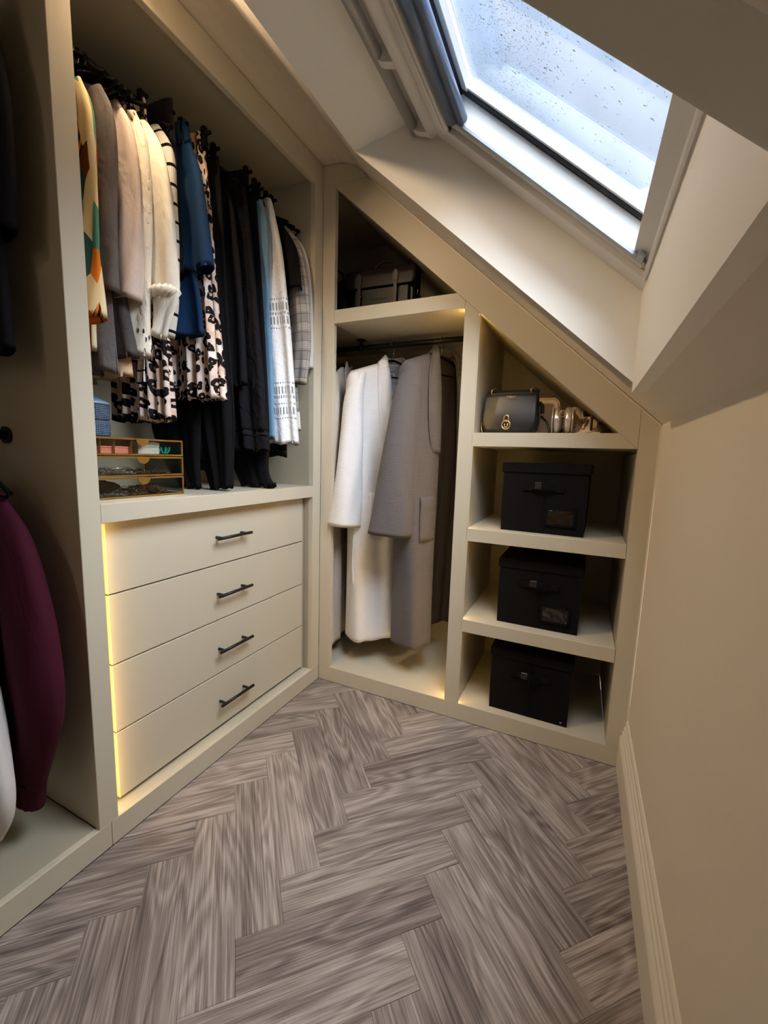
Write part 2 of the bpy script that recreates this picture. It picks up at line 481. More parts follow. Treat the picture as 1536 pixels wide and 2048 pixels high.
def blue_jar():
    t = NT('pale_blue_cut_glass')
    v = t.coord('UV'); u = sep(t, v)
    a = t.math('SINE', t.math('MULTIPLY', t.math('ADD', u[0], u[1]), 2*pi/0.0105))
    b = t.math('SINE', t.math('MULTIPLY', t.math('SUBTRACT', u[0], u[1]), 2*pi/0.0105))
    h = t.math('MULTIPLY', a, b)
    t.base(rgb(150, 176, 206), 0.12, 0.6)
    t.bsdf.inputs['Transmission Weight'].default_value = 0.35
    t.bump(h, 1.0, 0.004)
    return t.m
M['blue_glass'] = blue_jar()
M['blue_smooth'] = plain('pale_blue_glass_lid', rgb(150, 174, 202), 0.12, spec=0.7, var=0.03)

# ------------------------------------------------------------------ builders
def link(o, parent=None):
    COL.objects.link(o)
    if parent is not None: o.parent = parent
    return o

def tag(o, label=None, cat=None, group=None, kind=None):
    if label: o['label'] = label
    if cat: o['category'] = cat
    if group: o['group'] = group
    if kind: o['kind'] = kind
    return o

def empty(name, loc=(0, 0, 0), rz=0.0):
    o = bpy.data.objects.new(name, None)
    o.empty_display_size = 0.05
    o.location = loc
    o.rotation_euler = (0, 0, rz)
    return link(o)

class B:
    """collects shapes into ONE mesh"""
    def __init__(s):
        s.bm = bmesh.new()
        s.uv = s.bm.loops.layers.uv.new('UVMap')
        s.smooth = False
    def box(s, x0, x1, y0, y1, z0, z1, bev=0.0012, mat=None):
        vs = [s.bm.verts.new(v) for v in ((x0, y0, z0), (x1, y0, z0), (x1, y1, z0), (x0, y1, z0), (x0, y0, z1), (x1, y0, z1), (x1, y1, z1), (x0, y1, z1))]
        if mat is not None:
            for v in vs: v.co = mat @ v.co
        fs = [s.bm.faces.new([vs[i] for i in f]) for f in ((3, 2, 1, 0), (4, 5, 6, 7), (0, 1, 5, 4), (1, 2, 6, 5), (2, 3, 7, 6), (3, 0, 4, 7))]
        if bev:
            es = {e for f in fs for e in f.edges}
            bmesh.ops.bevel(s.bm, geom=list(es), offset=bev, segments=1, affect='EDGES')
        return s
    def prism(s, poly, y0, y1, bev=0.0, axis='y', mat=None):
        """poly in (x,z) extruded along y, or (y,z) along x, or (x,y) along z"""
        def P(a, b, c):
            p = Vector((a, c, b)) if axis == 'y' else Vector((c, a, b)) if axis == 'x' else Vector((a, b, c))
            return mat @ p if mat is not None else p
        A = [s.bm.verts.new(P(a, b, y0)) for a, b in poly]
        Bv = [s.bm.verts.new(P(a, b, y1)) for a, b in poly]
        n = len(poly)
        fs = [s.bm.faces.new(A), s.bm.faces.new(Bv[::-1])]
        for i in range(n): fs.append(s.bm.faces.new((A[i], Bv[i], Bv[(i+1) % n], A[(i+1) % n])))
        bmesh.ops.recalc_face_normals(s.bm, faces=fs)
        if bev:
            es = {e for f in fs for e in f.edges}
            bmesh.ops.bevel(s.bm, geom=list(es), offset=bev, segments=2, affect='EDGES')
        return s
    def tube(s, pts, r, seg=10, closed=False, cap=True, flat=1.0):
        pts = [Vector(p) for p in pts]
        n = len(pts)
        rs = r if isinstance(r, (list, tuple)) else [r]*n
        rings = []
        ref = None
        for i, p in enumerate(pts):
            if closed: d = pts[(i+1) % n]-pts[i-1]
            else: d = pts[min(i+1, n-1)]-pts[max(i-1, 0)]
            d.normalize()
            if ref is None:
                ref = Vector((0, 0, 1)) if abs(d.z) < 0.9 else Vector((1, 0, 0))
            a = (ref - d*ref.dot(d)).normalized(); ref = a
            b = d.cross(a)
            rings.append([s.bm.verts.new(p + (a*cos(2*pi*k/seg)*flat + b*sin(2*pi*k/seg))*rs[i]) for k in range(seg)])
        m = n if closed else n-1
        for i in range(m):
            R0, R1 = rings[i], rings[(i+1) % n]
            for k in range(seg):
                s.bm.faces.new((R0[k], R0[(k+1) % seg], R1[(k+1) % seg], R1[k])).smooth = True
        if cap and not closed:
            s.bm.faces.new(rings[0][::-1]); s.bm.faces.new(rings[-1])
        return s
    def lathe(s, prof, c=(0, 0, 0), seg=32, axis='z', smooth=True):
        rings = []
        uvR = max(r for r, z in prof)
        for r, z in prof:
            ring = []
            for k in range(seg):
                a = 2*pi*k/seg
                if axis == 'z': p = (c[0]+r*cos(a), c[1]+r*sin(a), c[2]+z)
                elif axis == 'y': p = (c[0]+r*cos(a), c[1]+z, c[2]+r*sin(a))
                else: p = (c[0]+z, c[1]+r*cos(a), c[2]+r*sin(a))
                ring.append(s.bm.verts.new(p))
            rings.append(ring)
        for i in range(len(rings)-1):
            for k in range(seg):
                f = s.bm.faces.new((rings[i][k], rings[i][(k+1) % seg], rings[i+1][(k+1) % seg], rings[i+1][k]))
                f.smooth = smooth
                for lp, (uu, vv) in zip(f.loops, ((k, i), (k+1, i), (k+1, i+1), (k, i+1))):
                    lp[s.uv].uv = (uu/seg*2*pi*uvR, prof[vv][1])
        if prof[0][0] > 1e-5: s.bm.faces.new(rings[0][::-1])
        if prof[-1][0] > 1e-5: s.bm.faces.new(rings[-1])
        return s
    def grid(s, P, closed_u=False, UV=None):
        """P[j][i] points -> smooth quads"""
        V = [[s.bm.verts.new(p) for p in row] for row in P]
        nu = len(P[0])
        for j in range(len(P)-1):
            for i in range(nu if closed_u else nu-1):
                i2 = (i+1) % nu
                f = s.bm.faces.new((V[j][i], V[j][i2], V[j+1][i2], V[j+1][i]))
                f.smooth = True
                if UV:
                    for lp, (jj, ii) in zip(f.loops, ((j, i), (j, i+1), (j+1, i+1), (j+1, i))):
                        lp[s.uv].uv = UV(jj, ii)
        return V
    def obj(s, name, mat, parent=None, loc=None, recalc=True):
        if recalc: bmesh.ops.recalc_face_normals(s.bm, faces=s.bm.faces[:])
        me = bpy.data.meshes.new(name)
        s.bm.to_mesh(me); s.bm.free()
        me.materials.append(M[mat] if isinstance(mat, str) else mat)
        o = bpy.data.objects.new(name, me)
        if loc is not None: o.location = loc
        return link(o, parent)

def sub(o, levels=1):
    m_ = o.modifiers.new('subd', 'SUBSURF'); m_.levels = levels; m_.render_levels = levels
    for p in o.data.polygons: p.use_smooth = True
    return o

def solid(o, th, off=-1):
    m_ = o.modifiers.new('thickness', 'SOLIDIFY'); m_.thickness = th; m_.offset = off
    return o

def cat_interp(keys, z):
    """keys sorted by descending z; Catmull-Rom on every column"""
    n = len(keys)
    if z >= keys[0][0]: return keys[0][1:]
    if z <= keys[-1][0]: return keys[-1][1:]
    for i in range(n-1):
        if keys[i][0] >= z >= keys[i+1][0]: break
    t = (keys[i][0]-z)/max(1e-6, keys[i][0]-keys[i+1][0])
    k0 = keys[max(0, i-1)]; k1 = keys[i]; k2 = keys[i+1]; k3 = keys[min(n-1, i+2)]
    out = []
    for c in range(1, len(k1)):
        h = k2[0]-k1[0]
        m1 = (k2[c]-k0[c])/(k2[0]-k0[0])*h if k2[0] != k0[0] else 0
        m2 = (k3[c]-k1[c])/(k3[0]-k1[0])*h if k3[0] != k1[0] else 0
        t2, t3 = t*t, t*t*t
        out.append((2*t3-3*t2+1)*k1[c] + (t3-2*t2+t)*m1 + (-2*t3+3*t2)*k2[c] + (t3-t2)*m2)
    return out

def drape(name, mat, parent, keys, n=72, dz=0.018, k=(5, 9), seed=0, ex=0.75, cap_top=True, slant=0.0, uv0=0.0, twist=1.5, hem=True, uscale=1.0):
    """hanging cloth tube.  keys: (z, cx, cy, hx, hy, fold_amp) from top to hem.  slant tilts the hem: z += slant*(x-cx)"""
    rnd = random.Random(seed)
    ph = [rnd.uniform(0, 2*pi) for _ in range(6)]
    z0, z1 = keys[0][0], keys[-1][0]
    rows = max(6, int((z0-z1)/dz))
    # arc-length parametrisation of a superellipse of the middle row
    mid = keys[len(keys)//2]
    hx, hy = max(mid[3], 0.01), max(mid[4], 0.006)
    def se(a):
        c, s_ = cos(a), sin(a)
        return (math.copysign(abs(c)**ex, c), math.copysign(abs(s_)**ex, s_))
    N = 720
    pts = [se(2*pi*i/N) for i in range(N+1)]
    L = [0]
    for i in range(N): L.append(L[-1]+math.hypot((pts[i+1][0]-pts[i][0])*hx, (pts[i+1][1]-pts[i][1])*hy))
    tot = L[-1]
    par = []
    j = 0
    for i in range(n):
        tgt = tot*i/n
        while L[j+1] < tgt: j += 1
        par.append(2*pi*(j + (tgt-L[j])/max(1e-9, L[j+1]-L[j]))/N)
    ks = sorted(keys, key=lambda q: -q[0])
    P = []; Z = []
    per = 2*max(q[3] for q in keys) * 2 * uscale
    for r in range(rows+1):
        z = z0 + (z1-z0)*r/rows
        cx, cy, hx_, hy_, am = cat_interp(ks, z)
        row = []
        sf = r/rows
        for i, a in enumerate(par):
            ux, uy = se(a)
            t = i/n
            nx, ny = cos(a)/max(hx_, .01), sin(a)/max(hy_, .004)
            q = math.hypot(nx, ny); nx, ny = nx/q, ny/q
            f = 0.6*sin(2*pi*k[0]*t+ph[0]+twist*z*sin(ph[2])) + 0.4*sin(2*pi*k[1]*t+ph[1]+twist*1.7*z*cos(ph[3]))
            d = am*f
            x = cx+hx_*ux+nx*d*0.6
            y = cy+hy_*uy+ny*d
            zz = z + slant*(x-cx)*sf*sf + (0.004*sin(2*pi*k[0]*t+ph[4]) if am > 0.002 else 0)*sf
            row.append((x, y, zz))
        P.append(row); Z.append(z)
    b = B()
    V = b.grid(P, True, lambda jj, ii: (ii/n*per+seed*0.37, (Z[jj] if jj < len(Z) else z1)+uv0))
    if cap_top:
        try: b.bm.faces.new(V[0])
        except Exception: pass
    if hem:   # folded-in hem so the edge has thickness
        last = V[-1]
        cx = sum(v.co.x for v in last)/n; cy = sum(v.co.y for v in last)/n
        inner = []
        for v in last:
            d = Vector((cx-v.co.x, cy-v.co.y, 0))
            l_ = d.length
            inner.append(b.bm.verts.new(v.co + (d/l_*min(0.003, l_*0.3) if l_ > 1e-6 else d) + Vector((0, 0, 0.02))))
        for i in range(n):
            b.bm.faces.new((last[i], last[(i+1) % n], inner[(i+1) % n], inner[i])).smooth = True
    return b.obj(name, mat, parent)

def sleeve(name, mat, parent, path, n=32, seed=0, amp=0.006, k=(3, 5), cuff=None, uv0=0.0):
    """path: (x,y,z, r_along_x, r_along_y) from shoulder to cuff, rings perpendicular to the path in the x-z plane"""
    rnd = random.Random(seed)
    ph = [rnd.uniform(0, 2*pi) for _ in range(4)]
    m = len(path); fine = []
    S = [0]
    for i in range(m-1): S.append(S[-1] + (Vector(path[i+1][:3])-Vector(path[i][:3])).length)
    keys = [(-s_,)+tuple(p) for s_, p in zip(S, path)]
    cnt = max(10, int(S[-1]/0.018))
    rows = [cat_interp(keys, -S[-1]*i/cnt) for i in range(cnt+1)]
    P = []
    for i, (x, y, z, rx, ry) in enumerate(rows):
        a_ = rows[max(0, i-1)]; b_ = rows[min(cnt, i+1)]
        d = Vector((b_[0]-a_[0], b_[1]-a_[1], b_[2]-a_[2])).normalized()
        e1 = Vector((0, 1, 0)).cross(d).normalized()     # across the sleeve, in the hanging plane
        e2 = d.cross(e1)
        row = []
        s_ = i/cnt
        for q in range(n):
            t = 2*pi*q/n
            f = amp*(0.3+0.7*s_)*(0.6*sin(k[0]*t+ph[0]+6*s_)+0.4*sin(k[1]*t+ph[1]-9*s_))
            row.append(Vector((x, y, z)) + e1*((rx+f*0.5)*cos(t)) + e2*((ry+f)*sin(t)))
        P.append(row)
    b = B()
    per = 2*pi*max(p[3] for p in path)*0.8
    V = b.grid(P, True, lambda jj, ii: (ii/n*per, path[0][2]-S[-1]*jj/cnt+uv0))
    b.bm.faces.new(V[0])
    last = V[-1]
    c = sum((v.co for v in last), Vector())/n
    up_ = (P[0][0]-P[-1][0]).normalized()*0.02
    inner = [b.bm.verts.new(v.co+(c-v.co)*0.12+up_) for v in last]
    for i in range(n): b.bm.faces.new((last[i], last[(i+1) % n], inner[(i+1) % n], inner[i])).smooth = True
    return b.obj(name, mat, parent)

# ------------------------------------------------------------------ the room
def struct(o): o['kind'] = 'structure'; return o
YN = -3.6        # back end of the room behind the photographer
# floor: dark sub floor with herringbone planks laid on it
fl = B().box(-0.62, W+0.02, YN, 0.62, -0.06, -0.006, 0)
floor = struct(fl.obj('floor', 'dark'))
PW, PL = 0.1124, 0.4905
def plank_mesh(poly):
    """poly: local xy polygon, chamfered plank"""
    b = B()
    n = len(poly)
    cx = sum(p[0] for p in poly)/n; cy = sum(p[1] for p in poly)/n
    def shrink(p, d):
        v = Vector((cx-p[0], cy-p[1])); v.normalize(); return (p[0]+v.x*d, p[1]+v.y*d)
    lo = [b.bm.verts.new((*shrink(p, 0.0003), -0.0055)) for p in poly]
    mi = [b.bm.verts.new((*shrink(p, 0.0003), -0.0010)) for p in poly]
    hi = [b.bm.verts.new((*shrink(p, 0.0014), 0.0)) for p in poly]
    b.bm.faces.new(hi)
    b.bm.faces.new(lo[::-1])
    for i in range(n):
        j = (i+1) % n
        b.bm.faces.new((lo[i], lo[j], mi[j], mi[i])); b.bm.faces.new((mi[i], mi[j], hi[j], hi[i]))
    bmesh.ops.recalc_face_normals(b.bm, faces=b.bm.faces[:])
    me = bpy.data.meshes.new('plank'); b.bm.to_mesh(me); b.bm.free(); me.materials.append(M['wood'])
    return me
full = [(0, 0), (PL, 0), (PL, PW), (0, PW)]
full_me = plank_mesh(full)
def clip_poly(poly, lo_x, hi_x, lo_y, hi_y):
    def cl(ps, f, inter):
        out = []
        for i in range(len(ps)):
            a, b_ = ps[i], ps[(i+1) % len(ps)]
            fa, fb = f(a), f(b_)
            if fa >= 0: out.append(a)
            if fa*fb < 0:
                t = fa/(fa-fb); out.append((a[0]+(b_[0]-a[0])*t, a[1]+(b_[1]-a[1])*t))
        return out
    for f in (lambda p: p[0]-lo_x, lambda p: hi_x-p[0], lambda p: p[1]-lo_y, lambda p: hi_y-p[1]):
        poly = cl(poly, f, None)
        if len(poly) < 3: return []
    return poly
X0, Y0 = -0.1235, -0.990   # herringbone origin
LX, HX, LY, HY = 0.0006, W-0.0006, YN+0.01, -0.0006
R2 = sqrt(0.5)
def pq(p, q): return (X0+(p-q)*R2, Y0+(p+q)*R2)
npl = 0
for c in range(-3, 5):
    for k_ in range(-26, 18):
        for kind in (0, 1):
            bp = k_*PW + c*PL; bq = k_*PW - c*PL
            if kind == 0: o_ = (bp, bq); ang = pi/4
            else: o_ = (bp+PL+PW, bq+PW-PL); ang = 3*pi/4
            ox, oy = pq(*o_)
            ca, sa = cos(ang), sin(ang)
            wp = [(ox+x*ca-y*sa, oy+x*sa+y*ca) for x, y in full]
            cp = clip_poly(wp, LX, HX, LY, HY)
            if not cp: continue
            ar = abs(sum(cp[i][0]*cp[(i+1) % len(cp)][1]-cp[(i+1) % len(cp)][0]*cp[i][1] for i in range(len(cp))))/2
            if ar < 2e-4: continue
            if max(p[1] for p in cp) < -2.2: continue
            if abs(ar-PL*PW) < 1e-5: me = full_me
            else: me = plank_mesh([((x-ox)*ca+(y-oy)*sa, -(x-ox)*sa+(y-oy)*ca) for x, y in cp])
            o = bpy.data.objects.new('plank', me)
            o.location = (ox, oy, 0.0); o.rotation_euler = (0, 0, ang)
            link(o, floor); npl += 1
print('planks', npl)
fb_ = struct(B().box(-0.62, W, YN, -2.45, -0.006, -0.0005, 0).obj('floor_behind', 'wood'))

# ceiling profile in the x-z plane: flat, curved into the slope
prof = [(-0.62, 2.402), (0.0, 2.402), (0.058, 2.398), (0.10, 2.391), (0.134, 2.380), (0.165, 2.364), (0.190, 2.343), (0.210, 2.324), (0.235, SLA-SLB*0.235)]
KZ = SLA-SLB*W
def ceil_strip(b, y0, y1, xa, xb, th=0.10):
    pts = [p for p in prof if xa <= p[0] <= xb]
    if xb > 0.235: pts.append((xb, SLA-SLB*xb))
    if xa > 0.235: pts.insert(0, (xa, SLA-SLB*xa))
    poly = pts + [(p[0]+0.0, p[1]+th) for p in pts[::-1]]
    b.prism(poly, y0, y1)
GY0, GY1 = -0.2243, -1.2477
SX1, SX2 = 0.2844, 1.2554
c_ = B()
ceil_strip(c_, GY0, 0.62, -0.62, W+0.15)           # between the skylight and the sloping wardrobe
ceil_strip(c_, YN, GY1, -0.62, W+0.15)
ceil_strip(c_, GY1, GY0, -0.62, SX1)
ceil_strip(c_, GY1, GY0, SX2, W+0.15)
struct(c_.obj('ceiling', 'wall'))

# skylight shaft linings: far, near, top (level), bottom (upright)
T_ = 0.34
def P_(s_, y, n_): return FC + SV*s_ + Vector((0, y-FC.y, 0)) + NV*n_
FZ = SLA-SLB*SX2; TZ = SLA-SLB*SX1
farpoly = [(SX1, TZ), (SX2, FZ), (1.262, 1.85), (1.262, 2.6), (0.30, 2.6), (0.30, TZ+0.05)]
def shaft_side(y0, y1):
    b = B(); b.prism([(SX1-0.10, TZ+0.16), (SX1, TZ), (SX2, FZ), (SX2+0.10, FZ+0.05), (1.472, 1.551), (0.39, 2.52)], y0, y1); return b
struct(shaft_side(GY0-0.001, GY0+0.09).obj('skylight_shaft_far', 'shaft'))
struct(shaft_side(GY1-0.09, GY1+0.001).obj('skylight_shaft_near', 'shaft'))
b = B().box(SX2-0.001, SX2+0.05, GY1, GY0, FZ-0.03, 1.70, 0); struct(b.obj('skylight_shaft_bottom', 'shaft'))
b = B(); b.prism([(SX1+0.0005, TZ-0.0008), (0.56, TZ+0.040), (0.60, TZ+0.10), (SX1+0.0005, TZ+0.10)], GY1, GY0); struct(b.obj('skylight_shaft_top', 'shaft'))

struct(B().box(W, W+0.12, YN, 0.0, -0.06, KZ+0.02, 0).obj('wall_right', 'wall'))
struct(B().box(-0.80, W+0.12, YN-0.1, YN, -0.06, 2.45, 0).obj('wall_near', 'wall'))
struct(B().box(-0.72, -0.62, YN, 0.74, -0.06, 2.50, 0).obj('wall_left', 'wall'))
struct(B().prism([(-0.62, -0.06), (W+0.12, -0.06), (W+0.12, KZ-0.02), (0.12, 2.47), (-0.62, 2.47)], 0.60, 0.70).obj('wall_back', 'wall'))

# moulded skirting along the right wall (profile x offset from wall, z)
sp = [(0, 0), (0.022, 0), (0.022, 0.112), (0.0195, 0.119), (0.0225, 0.126), (0.0195, 0.132), (0.014, 0.140), (0.0155, 0.146), (0.0145, 0.152), (0.0095, 0.157), (0.0115, 0.163), (0.0105, 0.169), (0.0060, 0.175), (0.0078, 0.182), (0.0070, 0.190), (0.003, 0.198), (0, 0.200)]
b = B(); b.prism([(W-a, z) for a, z in sp], YN, -0.001)
for f in b.bm.faces: f.smooth = False
struct(b.obj('baseboard_right', 'skirting'))

# ---- skylight window
win = empty('window_1', tuple(P_(-0.173, -0.73, 0.19))); struct(win)
WO = win.location.copy()
Mw = Matrix(((SV.x, 0, NV.x), (SV.y, 1, NV.y), (SV.z, 0, NV.z)))   # local (s, y, n) -> world
def wpart(name, mat, boxes, bev=0.0015, parent=None, kids=None):
    b = B()
    for (s0, s1, y0, y1, n0, n1) in boxes:
        mm = Matrix.Translation(FC - Vector((0, FC.y, 0)) - (WO)) @ Mw.to_4x4()
        b.box(s0, s1, y0, y1, n0, n1, bev, mat=mm)
    return b.obj(name, mat, parent or win)
FY, NY = -0.2243, -1.2477
# outer frame (fixed), then the sash set inside it
wpart('frame', 'upvc', [(-1.16, -0.155, FY-0.098, FY-0.001, 0.190, 0.235), (-1.16, -0.155, NY+0.001, NY+0.098, 0.190, 0.235), (-0.184, -0.150, NY+0.05, FY-0.05, 0.186, 0.26), (-1.17, -0.985, NY+0.05, FY-0.05, 0.185, 0.26)])
wpart('frame_lip', 'upvc', [(-1.14, -0.176, FY-0.104, FY-0.094, 0.182, 0.2), (-1.14, -0.176, NY+0.094, NY+0.104, 0.182, 0.2), (-0.178, -0.170, NY+0.1, FY-0.1, 0.180, 0.2)])
wpart('sash', 'upvc_side', [(-1.0, -0.20, FY-0.163, FY-0.1, 0.196, 0.256), (-1.0, -0.20, NY+0.1, NY+0.163, 0.196, 0.256), (-0.236, -0.186, NY+0.1, FY-0.1, 0.20, 0.256), (-0.985, -0.93, NY+0.1, FY-0.1, 0.196, 0.256)])
wpart('sash_channel', 'alu', [(-0.99, -0.19, FY-0.168, FY-0.150, 0.188, 0.198), (-0.99, -0.19, NY+0.150, NY+0.168, 0.188, 0.198)])
wpart('gasket', 'gasket', [(-0.96, -0.20, FY-0.178, FY-0.160, 0.256, 0.262), (-0.96, -0.20, NY+0.160, NY+0.178, 0.256, 0.262), (-0.932, -0.926, NY+0.16, FY-0.16, 0.25, 0.262)])
wpart('glazing_bead', 'upvc_side', [(-0.97, -0.20, FY-0.186, FY-0.10, 0.262, 0.285), (-0.97, -0.20, NY+0.10, NY+0.186, 0.262, 0.285), (-0.246, -0.20, NY+0.1, FY-0.1, 0.256, 0.285), (-0.97, -0.905, NY+0.1, FY-0.1, 0.258, 0.285)])
g = wpart('pane', 'window_glass', [(-0.93, -0.22, NY+0.12, FY-0.12, 0.276, 0.279)], 0)
wpart('outer_flashing', 'alu', [(-1.2, -0.14, FY-0.10, FY+0.03, 0.29, 0.31), (-1.2, -0.14, NY-0.03, NY+0.10, 0.29, 0.31), (-0.20, -0.14, NY, FY, 0.29, 0.31), (-1.2, -0.94, NY, FY, 0.29, 0.31)])
# blind cassette and guide rails at the top
wpart('blind_rail', 'upvc', [(-0.985, -0.952, NY+0.105, FY-0.112, 0.172, 0.190), (-0.948, -0.934, NY+0.105, FY-0.112, 0.176, 0.190)])
wpart('blind_shade_strip', 'gasket', [(-1.0, -0.93, NY+0.104, FY-0.110, 0.184, 0.192)], 0)  # black strip put in for the shade behind the blind rails
def wtube(name, mat, s_, n_, r, y0, y1, flat=1.0, parent=None, seg=16):
    b = B()
    p0 = FC - Vector((0, FC.y, 0)) - WO + SV*s_ + NV*n_
    b.tube([p0+Vector((0, y0, 0)), p0+Vector((0, y1, 0))], r, seg, flat=flat)
    return b.obj(name, mat, parent or win)
wtube('blind_roll', 'blind', -0.905, 0.196, 0.024, NY+0.12, FY-0.170)
wtube('blind_edge', 'blind', -0.872, 0.204, 0.015, NY+0.12, FY-0.172)
# ventilation flap with its long pull bar
wtube('vent_flap', 'upvc', -1.035, 0.187, 0.028, NY+0.06, FY-0.055, 0.9)
bar = wtube('pull_bar', 'barmetal', -1.115, 0.158, 0.0165, NY+0.05, FY-0.012)
for yy in (FY-0.03, FY-0.30, NY+0.30):
    b = B()
    poly = [(-1.115, 0.146), (-1.085, 0.152), (-1.060, 0.163), (-1.040, 0.168), (-1.03, 0.192), (-1.115, 0.192)]
    for k2 in (0,):
        A = [FC - Vector((0, FC.y, 0)) - WO + SV*a + NV*c for a, c in poly]
        v0 = [b.bm.verts.new(p+Vector((0, yy-0.012, 0))) for p in A]; v1 = [b.bm.verts.new(p+Vector((0, yy+0.012, 0))) for p in A]
        b.bm.faces.new(v0); b.bm.faces.new(v1[::-1])
        for i in range(len(A)): b.bm.faces.new((v0[i], v1[i], v1[(i+1) % len(A)], v0[(i+1) % len(A)]))
    b.obj('bar_bracket', 'upvc', win)
wpart('catch', 'alu', [(-0.215, -0.196, FY-0.20, FY-0.155, 0.186, 0.196)])
wpart('head_panel', 'upvc', [(-1.17, -1.06, NY+0.01, FY-0.005, 0.184, 0.19)])
# rain drops and condensation on the pane
def drops():
    rnd = random.Random(7)
    b = B()
    base = FC - Vector((0, FC.y, 0)) - WO
    def drop(s_, y, r, el=1.0):
        c = base + SV*s_ + NV*0.2755 + Vector((0, y, 0))
        seg = 6
        a0 = rnd.uniform(0, 1)
        ring = [b.bm.verts.new(c + SV*(r*el*cos(a0+2*pi*q/seg)) + Vector((0, r*sin(a0+2*pi*q/seg), 0))) for q in range(seg)]
        ring2 = [b.bm.verts.new(c - NV*r*0.35 + SV*(r*el*0.6*cos(a0+2*pi*q/seg)) + Vector((0, r*0.6*sin(a0+2*pi*q/seg), 0))) for q in range(seg)]
        for q in range(seg): b.bm.faces.new((ring[q], ring[(q+1) % seg], ring2[(q+1) % seg], ring2[q])).smooth = True
        b.bm.faces.new(ring2).smooth = True
    for i in range(9000):
        y = rnd.uniform(NY+0.2, FY-0.19); s_ = rnd.uniform(-0.90, -0.25)
        f = max(0.03, 1-abs((s_+0.75+0.30*(y+0.55))/0.22)) if y < -0.42 else max(0.02, 0.3-abs(s_+0.7))
        if rnd.random() > f: continue
        drop(s_, y, rnd.uniform(0.0004, 0.0013), rnd.uniform(1, 1.7))
    for i in range(260):
        y = rnd.uniform(NY+0.2, FY-0.22); s_ = rnd.uniform(-0.78, -0.25)
        r = rnd.uniform(0.0010, 0.0022)
        drop(s_, y, r, rnd.uniform(1, 2.0))
        if rnd.random() < 0.5: drop(s_+r*2.5, y+rnd.uniform(-.004, .004), r*0.7, 1.3)
    o = b.obj('water_drops', 'water', win, recalc=False)
    o['kind'] = 'stuff'
drops()

# ------------------------------------------------------------------ fitted wardrobes
ZP = 0.076                       # top of the plinth
YD1, YD2 = -1.0283, -1.0814      # upright between the two left bays
YC = -0.061                      # corner upright
ZR = 2.3026; CT, CB = 0.9952, 0.9426
DEPTH = 0.58
lw = empty('fitted_wardrobe', (-0.29, -0.55, 0))
tag(lw, 'tall stone-coloured open wardrobe with a hanging bay over four drawers, left wall', 'wardrobe')
def lp(name, mat, bx, bev=0.0012, parent=None):
    b = B()
    for q in bx: b.box(q[0]+0.29, q[1]+0.29, q[2]+0.55, q[3]+0.55, q[4], q[5], bev)
    return b.obj(name, mat, parent or lw)
lp('plinth', 'paint', [(-0.018, 0.0, YD1-0.02, 0.0, 0.0, ZP)])
lp('base_panel', 'paint', [(-DEPTH, -0.0185, YD1, YC+0.02, ZP-0.018, ZP-0.0005)])
lp('divider', 'paint', [(-DEPTH, 0.0, YD2, YD1, ZP, 2.39)])
lp('corner_stile', 'paint', [(-0.025, 0.0, YC, -0.0001, ZP+0.0005, 2.3985)])
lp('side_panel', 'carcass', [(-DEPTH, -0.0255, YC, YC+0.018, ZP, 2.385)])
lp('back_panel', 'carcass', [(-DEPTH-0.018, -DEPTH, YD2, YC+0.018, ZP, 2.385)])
lp('top_rail', 'paint', [(-0.022, 0.0, YD1+0.0005, YC-0.0005, ZR, 2.3985)])
lp('top_panel', 'carcass', [(-DEPTH, -0.0225, YD1, YC, ZR+0.018, ZR+0.04)])
lp('counter', 'paint', [(-DEPTH, -0.0005, YD1+0.0006, YC-0.0006, CB, CT)])
lp('drawer_side', 'carcass', [(-DEPTH, -0.052, YC-0.016, YC-0.001, ZP, CB)])
led = lp('led_strip', 'led', [(-0.036, -0.030, YD1+0.0006, YD1+0.0036, ZP+0.012, CB-0.008)], 0)
gaps = [0.088, 0.3035, 0.5155, 0.7275, 0.9385]
DY0, DY1 = -0.995, -0.083
for i in range(4):
    z0, z1 = gaps[i]+0.0024, gaps[i+1]-0.0024
    dr = lp('drawer', 'paint', [(-0.064, -0.045, DY0, DY1, z0, z1)], 0.0015)
    hz = [0.190, 0.403, 0.618, 0.832][i]
    b = B()
    hy0, hy1 = -0.618, -0.459
    hx = -0.013
    b.tube([(hx+0.29, hy0-0.004+0.55, hz), (hx+0.29, hy1+0.004+0.55, hz)], 0.006, 14)
    for yy in (hy0+0.016, hy1-0.022):
        b.tube([(-0.046+0.29, yy+0.55, hz), (hx+0.29, yy+0.55, hz)], 0.0052, 12)
    h = b.obj('handle', 'black_metal', dr)
# near-black block behind the fronts, painting in the shade of the gaps
lp('drawer_gap_backing', 'dark', [(-0.5, -0.068, DY0+0.03, DY1-0.005, 0.10, 0.93)], 0)

XR, ZRL = -0.25, 2.245
b = B()
b.tube([(XR+0.29, YD1+0.001+0.55, ZRL), (XR+0.29, YC-0.001+0.55, ZRL)], 0.0125, 20)
rail = b.obj('clothes_rail', 'black_metal', lw)
for y0, y1 in ((YD1, YD1+0.006), (YC-0.006, YC)):
    b = B(); b.tube([(XR+0.29, y0+0.55, ZRL), (XR+0.29, y1+0.55, ZRL)], 0.026, 24)
    b.obj('rail_flange', 'black_metal', rail)

